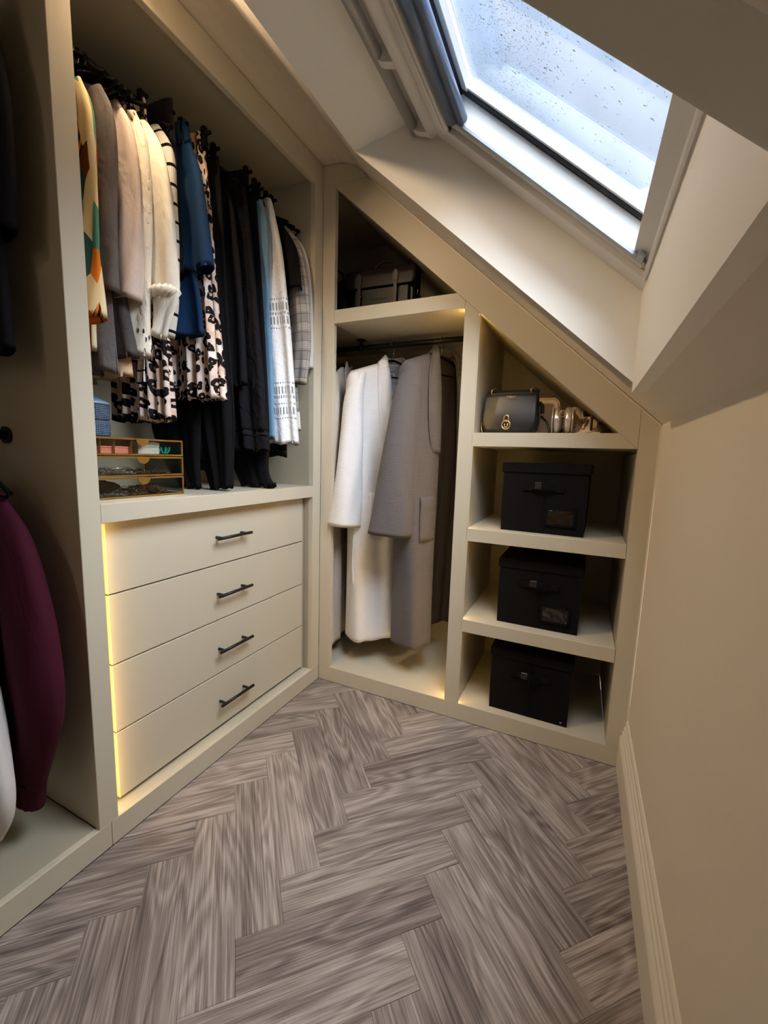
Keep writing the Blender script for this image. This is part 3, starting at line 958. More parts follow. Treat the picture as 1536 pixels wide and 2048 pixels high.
# nearer open bay at the left edge
nw = empty('fitted_wardrobe', (-0.29, -1.7, 0))
tag(nw, 'open hanging wardrobe bay nearest the camera, at the left edge, double rails', 'wardrobe')
def np_(name, mat, bx, bev=0.0012, parent=None):
    b = B()
    for q in bx: b.box(q[0]+0.29, q[1]+0.29, q[2]+1.7, q[3]+1.7, q[4], q[5], bev)
    return b.obj(name, mat, parent or nw)
YE = -2.35
np_('plinth', 'paint', [(-0.018, 0.0, YE, YD1-0.021, 0.0, ZP)])
np_('base_panel', 'carcass', [(-DEPTH, -0.0185, YE, YD2-0.0005, ZP-0.018, ZP-0.0005)])
np_('top_rail', 'paint', [(-0.022, 0.0, YE, YD2-0.0005, ZR, 2.3985)])
np_('top_panel', 'carcass', [(-DEPTH, -0.0225, YE, YD2-0.0005, ZR+0.018, ZR+0.04)])
np_('back_panel', 'carcass', [(-DEPTH-0.018, -DEPTH, YE, YD2-0.0005, ZP, 2.385)])
np_('side_panel', 'carcass', [(-DEPTH, 0.0, YE-0.05, YE-0.0005, ZP-0.07, 2.385)])
for zr_, xr_ in ((2.20, -0.29), (1.17, -0.305)):
    b = B(); b.tube([(xr_+0.29, YE+1.7, zr_), (xr_+0.29, YD2-0.001+1.7, zr_)], 0.0125, 18)
    r_ = b.obj('clothes_rail', 'black_metal', nw)
    b = B(); b.tube([(xr_+0.29, YD2-0.010+1.7, zr_), (xr_+0.29, YD2-0.0005+1.7, zr_)], [0.024, 0.021], 24); b.obj('rail_flange', 'black_metal', r_)

# sloping wardrobe on the back wall
S1, S2, D1, D2 = 0.0646, 1.308, 0.6696, 0.7271
FA, FB = 2.3566, 0.8881
SH = [(1.7931, 1.735), (1.2494, 1.1955), (0.8578, 0.8042), (0.4633, 0.4079)]
bw = empty('fitted_wardrobe', (0.69, 0.30, 0))
tag(bw, 'stone-coloured wardrobe under the sloping ceiling with robe bay and box shelves', 'wardrobe')
def bp_(name, mat, bx, bev=0.0012, parent=None):
    b = B()
    for q in bx: b.box(q[0]-0.69, q[1]-0.69, q[2]-0.30, q[3]-0.30, q[4], q[5], bev)
    return b.obj(name, mat, parent or bw)
def bpoly(name, mat, poly, y0, y1, bev=0.0008):
    b = B(); b.prism([(x-0.69, z) for x, z in poly], y0-0.30, y1-0.30, bev)
    return b.obj(name, mat, bw)
g_ = 0.0006
bp_('plinth', 'paint', [(0.0005, W-0.0005, 0.0, 0.018, 0.0, ZP)])
bp_('left_stile', 'paint', [(0.0002, S1, 0.0, 0.025, ZP+g_, 2.3145)])
bp_('robe_bay_base', 'paint', [(-DEPTH, D1, 0.0185, DEPTH, ZP-0.018, ZP-g_), (0.0, D1, 0.0003, 0.0187, ZP-0.004, ZP-0.0002)], 0)
bpoly('divider', 'paint', [(D1, ZP+g_), (D2, ZP+g_), (D2, FA-FB*D2-g_), (D1, FA-FB*D1-g_)], 0.0, DEPTH)
bpoly('right_stile', 'paint', [(S2+g_, ZP+g_), (W-g_, ZP+g_), (W-g_, KZ-0.001), (1.307, SLA-SLB*1.307-0.001), (S2+g_, FA-FB*S2)], 0.0, 0.025)
bpoly('sloping_fascia', 'paint', [(S1+g_, FA-FB*S1), (S2, FA-FB*S2), (1.3065, SLA-SLB*1.3065-0.001), (0.236, SLA-SLB*0.236-0.001), (0.222, 2.3075), (S1+g_, 2.3145)], 0.0, 0.025)
fp = [(0.0005, 2.3155), (0.220, 2.3090), (0.210, 2.320), (0.190, 2.341), (0.165, 2.362), (0.134, 2.378), (0.10, 2.389), (0.058, 2.396), (0.0005, 2.399)]
bpoly('top_filler', 'paint', fp, 0.0, 0.03, 0)
# fine caulk line where the fascia meets the sloping ceiling
bpoly('scribe_strip', 'skirting', [(0.24, SLA-SLB*0.24-0.0005), (W-0.004, KZ+0.0005), (W-0.004, KZ-0.006), (0.24, SLA-SLB*0.24-0.006)], -0.003, -0.0004, 0)
bp_('scribe_bead', 'skirting', [(W-0.006, W-0.0006, -0.003, -0.0004, 0.20, KZ-0.004)], 0)
bpoly('shelf', 'paint', [(S1+g_, SH[0][1]), (D1-g_, SH[0][1]), (D1-g_, FA-FB*D1-g_), ((FA-SH[0][0])/FB-g_, SH[0][0]), (S1+g_, SH[0][0])], 0.0, DEPTH)
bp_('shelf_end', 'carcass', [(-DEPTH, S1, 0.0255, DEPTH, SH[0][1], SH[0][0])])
bpoly('shelf', 'paint', [(D2+g_, SH[1][1]), ((FA-SH[1][1])/FB-g_, SH[1][1]), ((FA-SH[1][0])/FB-g_, SH[1][0]), (D2+g_, SH[1][0])], 0.0, DEPTH)
for a, c in SH[2:]: bp_('shelf', 'paint', [(D2+g_, S2-g_, 0.0, DEPTH, c, a)])
bp_('shelf_bay_base', 'paint', [(D2+g_, S2, 0.0185, DEPTH, ZP-0.018, ZP-g_), (D2, S2, 0.0003, 0.0187, ZP-0.004, ZP-0.0002)], 0)
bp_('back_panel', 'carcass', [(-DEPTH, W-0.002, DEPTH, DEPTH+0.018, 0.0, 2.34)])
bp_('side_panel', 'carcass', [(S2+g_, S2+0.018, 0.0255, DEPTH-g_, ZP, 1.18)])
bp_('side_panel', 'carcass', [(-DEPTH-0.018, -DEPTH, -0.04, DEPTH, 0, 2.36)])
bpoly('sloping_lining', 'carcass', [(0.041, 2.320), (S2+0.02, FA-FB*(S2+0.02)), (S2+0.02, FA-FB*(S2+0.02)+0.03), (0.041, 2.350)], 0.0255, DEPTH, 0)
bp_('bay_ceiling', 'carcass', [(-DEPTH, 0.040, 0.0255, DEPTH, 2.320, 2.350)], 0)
bp_('corner_lining', 'carcass', [(-DEPTH, -0.0262, -0.042, -0.030, ZP, 2.36)])
# warm led strips recessed behind the uprights
bp_('led_strip', 'led', [(D1-0.0035, D1-0.0005, 0.030, 0.036, ZP+0.004, SH[0][1]-0.004)], 0)
for q0, q1 in ((ZP, SH[3][1]), (SH[3][0], SH[2][1]), (SH[2][0], SH[1][1]), (SH[1][0], 1.700)):
    bp_('led_lip', 'paint', [(D2+0.0003, D2+0.0060, 0.0005, 0.0045, q0+0.0003, q1-0.0005)], 0)
    bp_('led_strip', 'led', [(D2+0.0006, D2+0.0040, 0.0047, 0.0062, q0+0.001, q1-0.001)], 0)
RY, RZ = 0.28, 1.695
b = B(); b.tube([(-DEPTH+0.001-0.69, RY-0.30, RZ), (D1-0.001-0.69, RY-0.30, RZ)], 0.0125, 20)
rail2 = b.obj('clothes_rail', 'black_metal', bw)
b = B(); b.tube([(0.055-0.69, RY-0.30, RZ), (0.055-0.69, RY-0.30, SH[0][1]-0.004)], 0.006, 12)
b.tube([(0.055-0.69, RY-0.30, SH[0][1]-0.006), (0.055-0.69, RY-0.30, SH[0][1]-0.0005)], [0.020, 0.026], 24)
b.tube([(0.055-0.69-0.012, RY-0.30, RZ), (0.055-0.69+0.012, RY-0.30, RZ)], 0.0165, 20)
b.obj('rail_bracket', 'black_metal', rail2)

# two small recessed downlights in the flat ceiling strip, the source of the warm light
for yy, lab in ((-0.98, 'small recessed white downlight in the ceiling above the drawers'), (-2.90, 'small recessed white downlight in the ceiling behind the photographer')):
    cl = empty('ceiling_downlight', (0.055, yy, 2.4)); tag(cl, lab, 'downlight', 'recessed ceiling downlights')
    B().lathe([(0.036, 0.0), (0.046, 0.0), (0.046, -0.004), (0.038, -0.006), (0.036, -0.003)], (0, 0, 0), 32).obj('bezel', 'upvc', cl)
    B().lathe([(0.0, -0.001), (0.035, -0.001), (0.035, -0.002), (0.0, -0.002)], (0, 0, 0), 32).obj('diffuser', 'lampface', cl)

# ------------------------------------------------------------------ hangers
def hanger(x, y, zr, rz=0, label='', group='hangers on the rail', half=0.205, drop=0.10, kind='velvet', lift=0.0):
    """hook rests on the rail (radius .0125) whose axis is at height zr"""
    t = empty('clothes_hanger', (x, y, zr-0.2), rz)
    tag(t, label, 'hanger', group)
    hb = B()
    pts = []
    for k2 in range(13):
        a = radians(-40 + 200*k2/12)
        # hook bends round the rail, open to the back
        pts.append((-0.0145*cos(a+0.0)*-1*-1, 0, 0.2+0.0145*sin(a)))
    pts = pts[::-1] if pts[0][0] > pts[-1][0] else pts
    pts = [(0.0148*cos(radians(a)), 0, 0.2+0.0148*sin(radians(a))) for a in range(200, -61, -20)]
    pts += [(0.004, 0, 0.2-0.022), (0.0, 0, 0.2-0.034), (0.0, 0, 0.2-0.075)]
    hb.tube(pts, 0.0017, 8)
    hb.obj('hook', 'chrome', t)
    if kind == 'velvet':
        bb = B()
        zt_ = 0.2-0.074+lift
        arc = []
        for k2 in range(-12, 13):
            u_ = k2/12
            arc.append((u_*half, 0, zt_ - drop*(abs(u_)**1.35) - 0.002))
        bb.tube(arc, [0.0055 if abs(i-12) < 11 else 0.0065 for i in range(25)], 10)
        bb.tube([(-half*0.98, 0, zt_-drop*0.97), (-half*0.9, 0, zt_-drop-0.012), (half*0.9, 0, zt_-drop-0.012), (half*0.98, 0, zt_-drop*0.97)], 0.0038, 8)
        bb.obj('shoulder_bar', 'black_velvet', t)
    else:
        bb = B(); zt_ = 0.2-0.070
        bb.tube([(-half, 0, zt_), (half, 0, zt_)], 0.0060, 10)
        bb.tube([(0, 0, zt_), (0, 0, zt_+0.02)], 0.009, 10)
        bb.obj('clip_bar', 'black_velvet', t)
        for sx in (-1, 1):
            cb = B(); xx = sx*(half-0.028)
            cb.box(xx-0.010, xx+0.010, -0.009, 0.009, zt_-0.045, zt_+0.024, 0.004)
            cb.obj('clip', 'black_velvet', t)
    return t

# ------------------------------------------------------------------ clothes in the long left bay (hung across a rail running away from us)
def place(name, y, zb, label, cat, group='clothes hanging over the drawers', rz=0.0, x=None):
    t = empty(name, (XR if x is None else x, y, zb), rz)
    return tag(t, label, cat, group)
def rel(keys, zb): return [(z-zb,)+tuple(r) for z, *r in keys]
def edges(rows, hy, amp):
    """rows (z, x_front, x_back) in world x -> drape keys relative to the rail"""
    out = []
    for i, (z, xf, xb) in enumerate(rows):
        h = hy[i] if isinstance(hy, (list, tuple)) else hy
        a = 1.5*(amp[i] if isinstance(amp, (list, tuple)) else amp)
        out.append((z, (xf+xb)/2-XR, 0.0, (xf-xb)/2, h, a))
    return out
def dr(name, mat, t, rows, hy, amp, **kw):
    zb = t.location.z
    uv0 = kw.pop('uv0', 0.0)
    return drape(name, mat, t, rel(edges(rows, hy, amp), zb), uv0=uv0+zb, **kw)
def sl(name, mat, t, path, **kw):
    zb = t.location.z
    kw.setdefault('amp', 0.008)
    o = sleeve(name, mat, t, uv0=zb, path=[(x-XR, y, z-zb, a, c) for x, y, z, a, c in path], **kw)
    return o
def mirror_path(p): return [(2*XR-x, y, z, a, c) for x, y, z, a, c in p]

def hg(y, kind, label, half=0.188, drop=0.075, dx=0.0):
    hanger(XR, y, ZRL, 0.0, label, 'hangers over the drawers', half, drop, kind, 0.010)

# green dress at the very left, mostly behind the upright
t = place('green_dress', -1.000, 1.55, 'deep green dress hanging first on the rail, half hidden by the upright', 'dress')
dr('body', 'green', t, [(2.12, -0.20, -0.30), (2.06, -0.10, -0.42), (1.9, -0.06, -0.44), (1.55, -0.09, -0.42)], 0.012, 0.004, seed=1)
hg(-1.000, 'velvet', 'black velvet hanger holding the deep green dress')
# abstract print shirt
t = place('printed_shirt', -0.962, 1.41, 'shirt in an orange, green, cream and black abstract print', 'shirt')
dr('body', 'print', t, [(2.13, -0.19, -0.31), (2.07, -0.11, -0.41), (1.95, -0.09, -0.44), (1.7, -0.10, -0.42), (1.41, -0.105, -0.42)], [.012, .02, .02, .02, .024], [.002, .004, .006, .008, .012], seed=2, uv0=0.13)
sl('sleeve', 'print', t, [(-0.100, -0.008, 2.05, 0.026, 0.010), (-0.062, -0.012, 1.96, 0.036, 0.012), (-0.070, -0.014, 1.78, 0.042, 0.013), (-0.080, -0.016, 1.60, 0.050, 0.015), (-0.072, -0.020, 1.475, 0.055, 0.022)], seed=3, amp=0.008)
sl('sleeve', 'print', t, mirror_path([(-0.085, 0, 2.055, 0.03, 0.014), (-0.06, 0, 1.90, 0.05, 0.017), (-0.07, 0, 1.50, 0.055, 0.02)]), seed=4)
b = B(); b.tube([(-0.06, -0.012, 2.125-1.41), (0.0, -0.02, 2.15-1.41), (0.055, -0.012, 2.11-1.41), (0.06, 0.010, 2.11-1.41), (0, 0.016, 2.15-1.41)], 0.012, 8); b.obj('collar', 'print', t)
hg(-0.962, 'velvet', 'black velvet hanger holding the abstract print shirt')
# grey linen shirt
t = place('grey_shirt', -0.915, 1.363, 'mid-grey linen shirt with a wide dropped sleeve, beside the print shirt', 'shirt')
dr('body', 'grey_linen', t, [(2.13, -0.19, -0.31), (2.08, -0.10, -0.40), (1.98, -0.08, -0.43), (1.7, -0.085, -0.42), (1.363, -0.060, -0.42)], [.012, .018, .018, .02, .022], [.002, .003, .005, .008, .012], seed=5, slant=-0.05)
sl('sleeve', 'grey_linen', t, [(-0.105, -0.004, 2.07, 0.028, 0.014), (-0.075, -0.006, 1.99, 0.042, 0.018), (-0.082, -0.008, 1.80, 0.048, 0.02), (-0.090, -0.012, 1.66, 0.056, 0.024), (-0.098, -0.016, 1.565, 0.062, 0.03)], seed=6, amp=0.007)
sl('sleeve', 'grey_linen', t, mirror_path([(-0.105, 0, 2.07, 0.028, 0.014), (-0.08, 0, 1.80, 0.048, 0.02), (-0.09, 0, 1.56, 0.056, 0.024)]), seed=7)
hg(-0.915, 'velvet', 'black velvet hanger holding the mid-grey linen shirt')
# charcoal linen top and sand top, seen only as hems below the pink shirt
t = place('charcoal_shirt', -0.888, 1.40, 'charcoal linen shirt whose straight hem hangs below the pale pink shirt', 'shirt')
dr('body', 'dark_linen', t, [(2.12, -0.20, -0.30), (2.06, -0.11, -0.40), (1.8, -0.10, -0.41), (1.55, -0.075, -0.41), (1.40, -0.045, -0.41)], [.01, .012, .014, .018, .02], [.001, .002, .005, .01, .012], seed=8)
hg(-0.888, 'velvet', 'black velvet hanger holding the charcoal linen shirt')
t = place('sand_top', -0.872, 1.35, 'sand-coloured loose top with the lowest hem beside the glass box', 'top')
dr('body', 'beige_cloth', t, [(2.12, -0.20, -0.30), (2.06, -0.13, -0.40), (1.8, -0.12, -0.42), (1.5, -0.09, -0.44), (1.35, -0.075, -0.44)], [.008, .010, .012, .018, .026], [.001, .002, .004, .01, .014], seed=9)
hg(-0.872, 'velvet', 'black velvet hanger holding the sand-coloured top')
# pale pink linen shirt
t = place('pink_shirt', -0.855, 1.50, 'pale pink linen shirt with a short loose sleeve, beside the grey shirt', 'shirt')
dr('body', 'pink_linen', t, [(2.13, -0.19, -0.31), (2.08, -0.11, -0.40), (1.98, -0.09, -0.42), (1.7, -0.095, -0.42), (1.50, -0.085, -0.42)], [.012, .018, .02, .02, .024], [.002, .003, .006, .01, .012], seed=10)
sl('sleeve', 'pink_linen', t, [(-0.125, -0.004, 2.08, 0.028, 0.014), (-0.085, -0.006, 1.99, 0.044, 0.02), (-0.078, -0.008, 1.80, 0.050, 0.022), (-0.082, -0.012, 1.66, 0.057, 0.026), (-0.092, -0.018, 1.562, 0.064, 0.032)], seed=11, amp=0.008)
sl('sleeve', 'pink_linen', t, mirror_path([(-0.125, 0, 2.08, 0.028, 0.014), (-0.08, 0, 1.80, 0.048, 0.02), (-0.09, 0, 1.56, 0.056, 0.024)]), seed=12)
hg(-0.855, 'velvet', 'black velvet hanger holding the pale pink linen shirt')
# cream broderie blouse with two full sleeves
t = place('cream_blouse', -0.805, 1.46, 'cream cotton blouse with cut-out embroidery at the cuffs and gathered sleeves', 'blouse')
dr('body', 'cream', t, [(2.13, -0.19, -0.31), (2.08, -0.11, -0.39), (1.98, -0.085, -0.42), (1.7, -0.10, -0.42), (1.46, -0.11, -0.41)], [.014, .02, .022, .022, .024], [.002, .004, .006, .01, .012], seed=13)
sl('sleeve', 'cream', t, [(-0.115, -0.014, 2.08, 0.03, 0.016), (-0.085, -0.018, 1.99, 0.046, 0.02), (-0.080, -0.022, 1.82, 0.054, 0.022), (-0.090, -0.030, 1.64, 0.056, 0.024), (-0.098, -0.036, 1.50, 0.055, 0.026), (-0.100, -0.038, 1.415, 0.056, 0.030)], seed=14, amp=0.008)
sl('sleeve', 'cream_plain', t, [(-0.105, 0.012, 2.07, 0.028, 0.014), (-0.060, 0.014, 1.97, 0.046, 0.02), (-0.034, 0.014, 1.82, 0.052, 0.022), (-0.026, 0.012, 1.68, 0.054, 0.024), (-0.016, 0.010, 1.60, 0.046, 0.024), (-0.028, 0.006, 1.54, 0.030, 0.02), (-0.045, 0.0, 1.475, 0.024, 0.018)], seed=15, amp=0.009)
b = B()
for k2 in range(15):
    a = 2*pi*k2/15
    b.tube([(0.222+0.046*cos(a), 0.006+0.026*sin(a), 0.128), (0.229+0.052*cos(a+.3), 0.004+0.030*sin(a+.3), 0.143), (0.224+0.046*cos(a+.6), 0.006+0.026*sin(a+.6), 0.156)], [0.006, 0.0085, 0.004], 7)
b.obj('cuff_ruffle', 'cream_plain', t)
hg(-0.805, 'velvet', 'black velvet hanger holding the cream cotton blouse')
# longer tan leopard skirt behind the shirts
t = place('leopard_skirt', -0.762, 1.233, 'longer pleated leopard print skirt with the lower hem, beside the glass box', 'skirt')
dr('body', 'leopard2', t, [(2.17, -0.12, -0.31), (2.0, -0.11, -0.31), (1.7, -0.09, -0.31), (1.45, -0.07, -0.305), (1.233, -0.062, -0.305)], [.012, .016, .02, .024, .028], [.003, .006, .010, .013, .016], seed=16, k=(19, 13), twist=0.3, n=130, uscale=1.45)
hg(-0.762, 'clip', 'black clip hanger holding the longer leopard skirt', 0.14)
# striped knit jumper
t = place('striped_jumper', -0.722, 1.50, 'white knit jumper with thin black stripes, beside the cream blouse', 'jumper')
dr('body', 'stripe', t, [(2.14, -0.19, -0.31), (2.10, -0.12, -0.38), (2.0, -0.10, -0.41), (1.7, -0.105, -0.41), (1.50, -0.11, -0.41)], [.014, .018, .02, .02, .02], [.002, .003, .005, .006, .008], seed=17)
sl('sleeve', 'stripe', t, [(-0.135, -0.004, 2.11, 0.026, 0.016), (-0.095, -0.004, 2.03, 0.040, 0.02), (-0.084, -0.004, 1.90, 0.036, 0.02), (-0.080, -0.004, 1.75, 0.034, 0.02), (-0.088, -0.006, 1.62, 0.034, 0.02), (-0.108, -0.010, 1.50, 0.030, 0.018)], seed=18, amp=0.005)
hg(-0.722, 'velvet', 'black velvet hanger holding the striped knit jumper')
t = place('grid_strap', -0.778, 1.345, 'white cloth tie with a black grid hanging below the cream blouse', 'cloth tie')
t.location.x = -0.112
b = B()
P = [[(-0.018+0.036*i/6 + (-0.012*(j/14)), -0.034+0.003*sin(i*1.3+j*.4), 0.150*(1-j/14)) for i in range(7)] for j in range(15)]
b.grid(P, False, lambda j, i: (0.036*i/6+0.004, 0.150*(1-j/14)))
solid(b.obj('strap', 'grid', t), 0.002)
# black shorts, navy denim, leopard skirt
t = place('black_shorts', -0.688, 1.70, 'plain black cotton shorts on a clip hanger between jumper and navy denim', 'shorts')
dr('body', 'charcoal', t, [(2.215, -0.095, -0.38), (2.10, -0.085, -0.39), (1.9, -0.068, -0.41), (1.70, -0.060, -0.42)], [.014, .016, .018, .022], [.001, .003, .006, .008], seed=19)
hg(-0.688, 'clip', 'black clip hanger holding the black cotton shorts', 0.16)
t = place('navy_denim_skirt', -0.640, 1.535, 'navy denim skirt with a gathered waist and stitched hem', 'skirt')
dr('waistband', 'navy', t, [(2.185, -0.088, -0.37), (2.16, -0.090, -0.37), (2.115, -0.078, -0.38)], [.014, .016, .016], [.004, .005, .004], seed=20, k=(23, 31))
dr('body', 'navy', t, [(2.115, -0.078, -0.38), (2.03, -0.042, -0.40), (1.9, -0.018, -0.41), (1.74, 0.006, -0.41)], [.016, .020, .024, .028], [.003, .008, .012, .016], seed=21, slant=-0.05, k=(5, 8), cap_top=False)
dr('underlayer', 'navy', t, [(2.0, -0.12, -0.38), (1.8, -0.09, -0.39), (1.65, -0.06, -0.39), (1.535, -0.052, -0.39)], [.010, .014, .018, .020], [.002, .006, .010, .012], seed=22, slant=-0.06, k=(4, 7))
hg(-0.640, 'clip', 'black clip hanger holding the navy denim skirt', 0.16)
t = place('leopard_skirt', -0.585, 1.322, 'shorter pleated leopard print skirt on a clip hanger, beside the navy denim', 'skirt')
dr('body', 'leopard', t, [(2.185, -0.085, -0.36), (2.14, -0.082, -0.36), (1.95, -0.066, -0.37), (1.7, -0.052, -0.38), (1.5, -0.038, -0.38), (1.322, -0.022, -0.39)], [.014, .016, .020, .024, .026, .030], [.003, .004, .007, .010, .013, .015], seed=23, k=(17, 24), twist=0.25, n=130, uscale=1.45)
hg(-0.585, 'clip', 'black clip hanger holding the shorter leopard skirt', 0.20)
# blacks
t = place('black_trousers', -0.520, 1.003, 'long black wide-leg trousers reaching the counter, beside the shorter leopard skirt', 'trousers')
dr('leg', 'black', t, [(2.15, -0.085, -0.24), (2.0, -0.075, -0.25), (1.6, -0.055, -0.25), (1.25, -0.032, -0.23), (1.003, -0.046, -0.15)], [.014, .016, .018, .018, .018], [.002, .003, .005, .006, .005], seed=24, slant=0.08)
dr('leg', 'black2', t, [(2.15, -0.20, -0.36), (1.9, -0.20, -0.36), (1.5, -0.20, -0.36), (1.18, -0.17, -0.35), (1.10, -0.18, -0.34)], [.014, .016, .018, .022, .016], [.002, .004, .006, .008, .004], seed=25)
dr('cuff', 'black2', t, [(1.10, -0.18, -0.34), (1.07, -0.18, -0.335)], [.017, .015], [.004, .004], seed=26, k=(21, 30))
hg(-0.520, 'clip', 'black clip hanger holding the long black wide-leg trousers', 0.17)
t = place('black_leggings', -0.552, 1.000, 'thin black trousers trailing onto the counter behind the longer trousers', 'trousers')
dr('leg', 'black', t, [(2.15, -0.13, -0.37), (1.6, -0.14, -0.40), (1.25, -0.16, -0.43), (1.10, -0.17, -0.36), (1.000, -0.17, -0.27)], [.008, .012, .014, .014, .012], [.001, .003, .005, .005, .004], seed=27, slant=0.02)
hg(-0.552, 'clip', 'black clip hanger holding the thin black trousers', 0.15)
t = place('black_long_top', -0.452, 1.385, 'soft black long top with a straight hem between black trousers and crinkle skirt', 'top')
dr('body', 'black2', t, [(2.14, -0.19, -0.31), (2.08, -0.11, -0.39), (1.9, -0.075, -0.41), (1.7, -0.058, -0.42), (1.385, -0.045, -0.42)], [.012, .018, .020, .022, .022], [.001, .003, .006, .008, .010], seed=28, slant=0.05)
hg(-0.452, 'velvet', 'black velvet hanger holding the soft black long top')
t = place('black_skirt', -0.385, 1.150, 'long black crinkle cotton skirt with a lace-edged hem', 'skirt')
dr('body', 'black3', t, [(2.19, -0.105, -0.37), (2.1, -0.09, -0.38), (1.9, -0.062, -0.38), (1.6, -0.030, -0.36), (1.4, -0.008, -0.33), (1.222, 0.004, -0.28)], [.014, .018, .024, .030, .034, .036], [.003, .005, .008, .010, .012, .013], seed=29, k=(9, 14))
dr('lace_band', 'charcoal', t, [(1.221, 0.005, -0.281), (1.208, 0.006, -0.281)], [.037, .037], [.012, .012], seed=29, k=(9, 14), cap_top=False)
dr('hem_band', 'black3', t, [(1.207, 0.005, -0.28), (1.150, 0.010, -0.27)], [.036, .038], [.012, .012], seed=29, k=(9, 14), cap_top=False)
hg(-0.385, 'clip', 'black clip hanger holding the black crinkle cotton skirt', 0.19)
t = place('black_trousers', -0.318, 0.997, 'black trousers with one narrow ankle resting on the counter, under the lace skirt', 'trousers')
dr('leg', 'black', t, [(2.15, -0.10, -0.36), (1.6, -0.06, -0.36), (1.2, -0.040, -0.32), (1.09, -0.048, -0.24), (1.04, -0.040, -0.21), (0.999, -0.006, -0.19)], [.012, .016, .018, .022, .022, .020], [.001, .003, .005, .004, .003, .002], seed=30)
hg(-0.318, 'clip', 'black clip hanger holding the narrow-ankled black trousers', 0.17)
t = place('light_jeans', -0.288, 1.20, 'washed light-blue jeans showing as a thin strip beside the lace skirt', 'jeans')
dr('leg', 'ldenim', t, [(2.14, -0.105, -0.35), (2.05, -0.075, -0.36), (1.75, -0.066, -0.36), (1.5, -0.052, -0.36), (1.20, -0.04, -0.36)], [.014, .016, .018, .018, .016], [.002, .004, .004, .004, .003], seed=31)
hg(-0.288, 'clip', 'black clip hanger holding the light-blue jeans', 0.16)
t = place('lace_skirt', -0.240, 1.182, 'long white cotton skirt with openwork lace bands', 'skirt')
dr('body', 'lace', t, [(2.165, -0.095, -0.36), (2.14, -0.085, -0.37), (1.96, -0.040, -0.38), (1.80, -0.018, -0.36), (1.66, -0.003, -0.34), (1.36, 0.022, -0.28), (1.182, 0.036, -0.24)], [.018, .020, .024, .026, .028, .030, .032], [.004, .005, .006, .004, .008, .008, .011], seed=32, k=(7, 12), n=96)
hg(-0.240, 'clip', 'black clip hanger holding the white lace skirt', 0.16)
t = place('dark_jeans', -0.208, 1.128, 'dark indigo jeans with a tan-stitched hem just below the lace skirt', 'jeans')
dr('leg', 'ddenim', t, [(2.13, -0.12, -0.35), (1.7, -0.07, -0.34), (1.3, -0.040, -0.32), (1.128, -0.034, -0.30)], [.012, .014, .016, .018], [.001, .002, .003, .004], seed=33)
dr('hem_stitching', 'stitch', t, [(1.152, -0.0335, -0.3005), (1.1505, -0.0335, -0.3005)], [.0185, .0185], [.004, .004], seed=33, cap_top=False, hem=False)
hg(-0.208, 'clip', 'black clip hanger holding the dark indigo jeans', 0.16)
t = place('black_tee', -0.172, 1.50, 'black short-sleeved T-shirt between the lace skirt and the checked shirt', 'T-shirt')
dr('body', 'black', t, [(2.13, -0.18, -0.31), (2.08, -0.10, -0.40), (1.95, -0.075, -0.42), (1.5, -0.08, -0.42)], [.012, .018, .02, .02], [.002, .003, .005, .008], seed=34)
sl('sleeve', 'black', t, [(-0.115, 0.0, 2.08, 0.03, 0.016), (-0.070, 0.0, 2.00, 0.044, 0.022), (-0.048, 0.0, 1.90, 0.052, 0.026), (-0.042, 0.0, 1.828, 0.056, 0.030)], seed=35)
sl('sleeve', 'black', t, mirror_path([(-0.115, 0.0, 2.08, 0.03, 0.016), (-0.048, 0.0, 1.90, 0.052, 0.026), (-0.042, 0.0, 1.828, 0.056, 0.030)]), seed=36)
hg(-0.172, 'velvet', 'black velvet hanger holding the black T-shirt')
t = place('checked_shirt', -0.128, 1.315, 'grey checked jacket-shirt with long sleeves, beside the black T-shirt', 'shirt')
dr('body', 'check', t, [(2.14, -0.18, -0.31), (2.10, -0.11, -0.39), (2.0, -0.08, -0.41), (1.7, -0.06, -0.41), (1.45, -0.040, -0.38), (1.315, -0.030, -0.36)], [.012, .018, .02, .02, .02, .02], [.002, .003, .004, .006, .008, .008], seed=37)
sl('sleeve', 'check', t, [(-0.125, -0.002, 2.10, 0.028, 0.016), (-0.072, -0.003, 2.02, 0.040, 0.022), (-0.042, -0.004, 1.88, 0.048, 0.024), (-0.022, -0.004, 1.70, 0.050, 0.026), (-0.018, -0.004, 1.58, 0.046, 0.026), (-0.028, -0.004, 1.45, 0.034, 0.022)], seed=38, amp=0.005)
dr('undershirt_hem', 'white', t, [(1.33, -0.032, -0.35), (1.25, -0.026, -0.34)], [.018, .018], [.004, .006], seed=39, cap_top=False)
hg(-0.128, 'velvet', 'black velvet hanger holding the grey checked shirt')
t = place('white_shirt', -0.090, 1.50, 'off-white shirt last on the rail, against the far side panel', 'shirt')
dr('body', 'white', t, [(2.13, -0.18, -0.31), (2.09, -0.11, -0.39), (1.95, -0.07, -0.42), (1.50, -0.06, -0.42)], [.010, .014, .014, .014], [.001, .002, .004, .005], seed=40)
sl('sleeve', 'white', t, [(-0.115, 0.002, 2.09, 0.026, 0.012), (-0.062, 0.002, 2.00, 0.036, 0.016), (-0.036, 0.002, 1.85, 0.038, 0.018), (-0.024, 0.002, 1.68, 0.036, 0.018), (-0.014, 0.002, 1.52, 0.028, 0.016)], seed=41, amp=0.004)
hg(-0.090, 'velvet', 'black velvet hanger holding the off-white shirt')

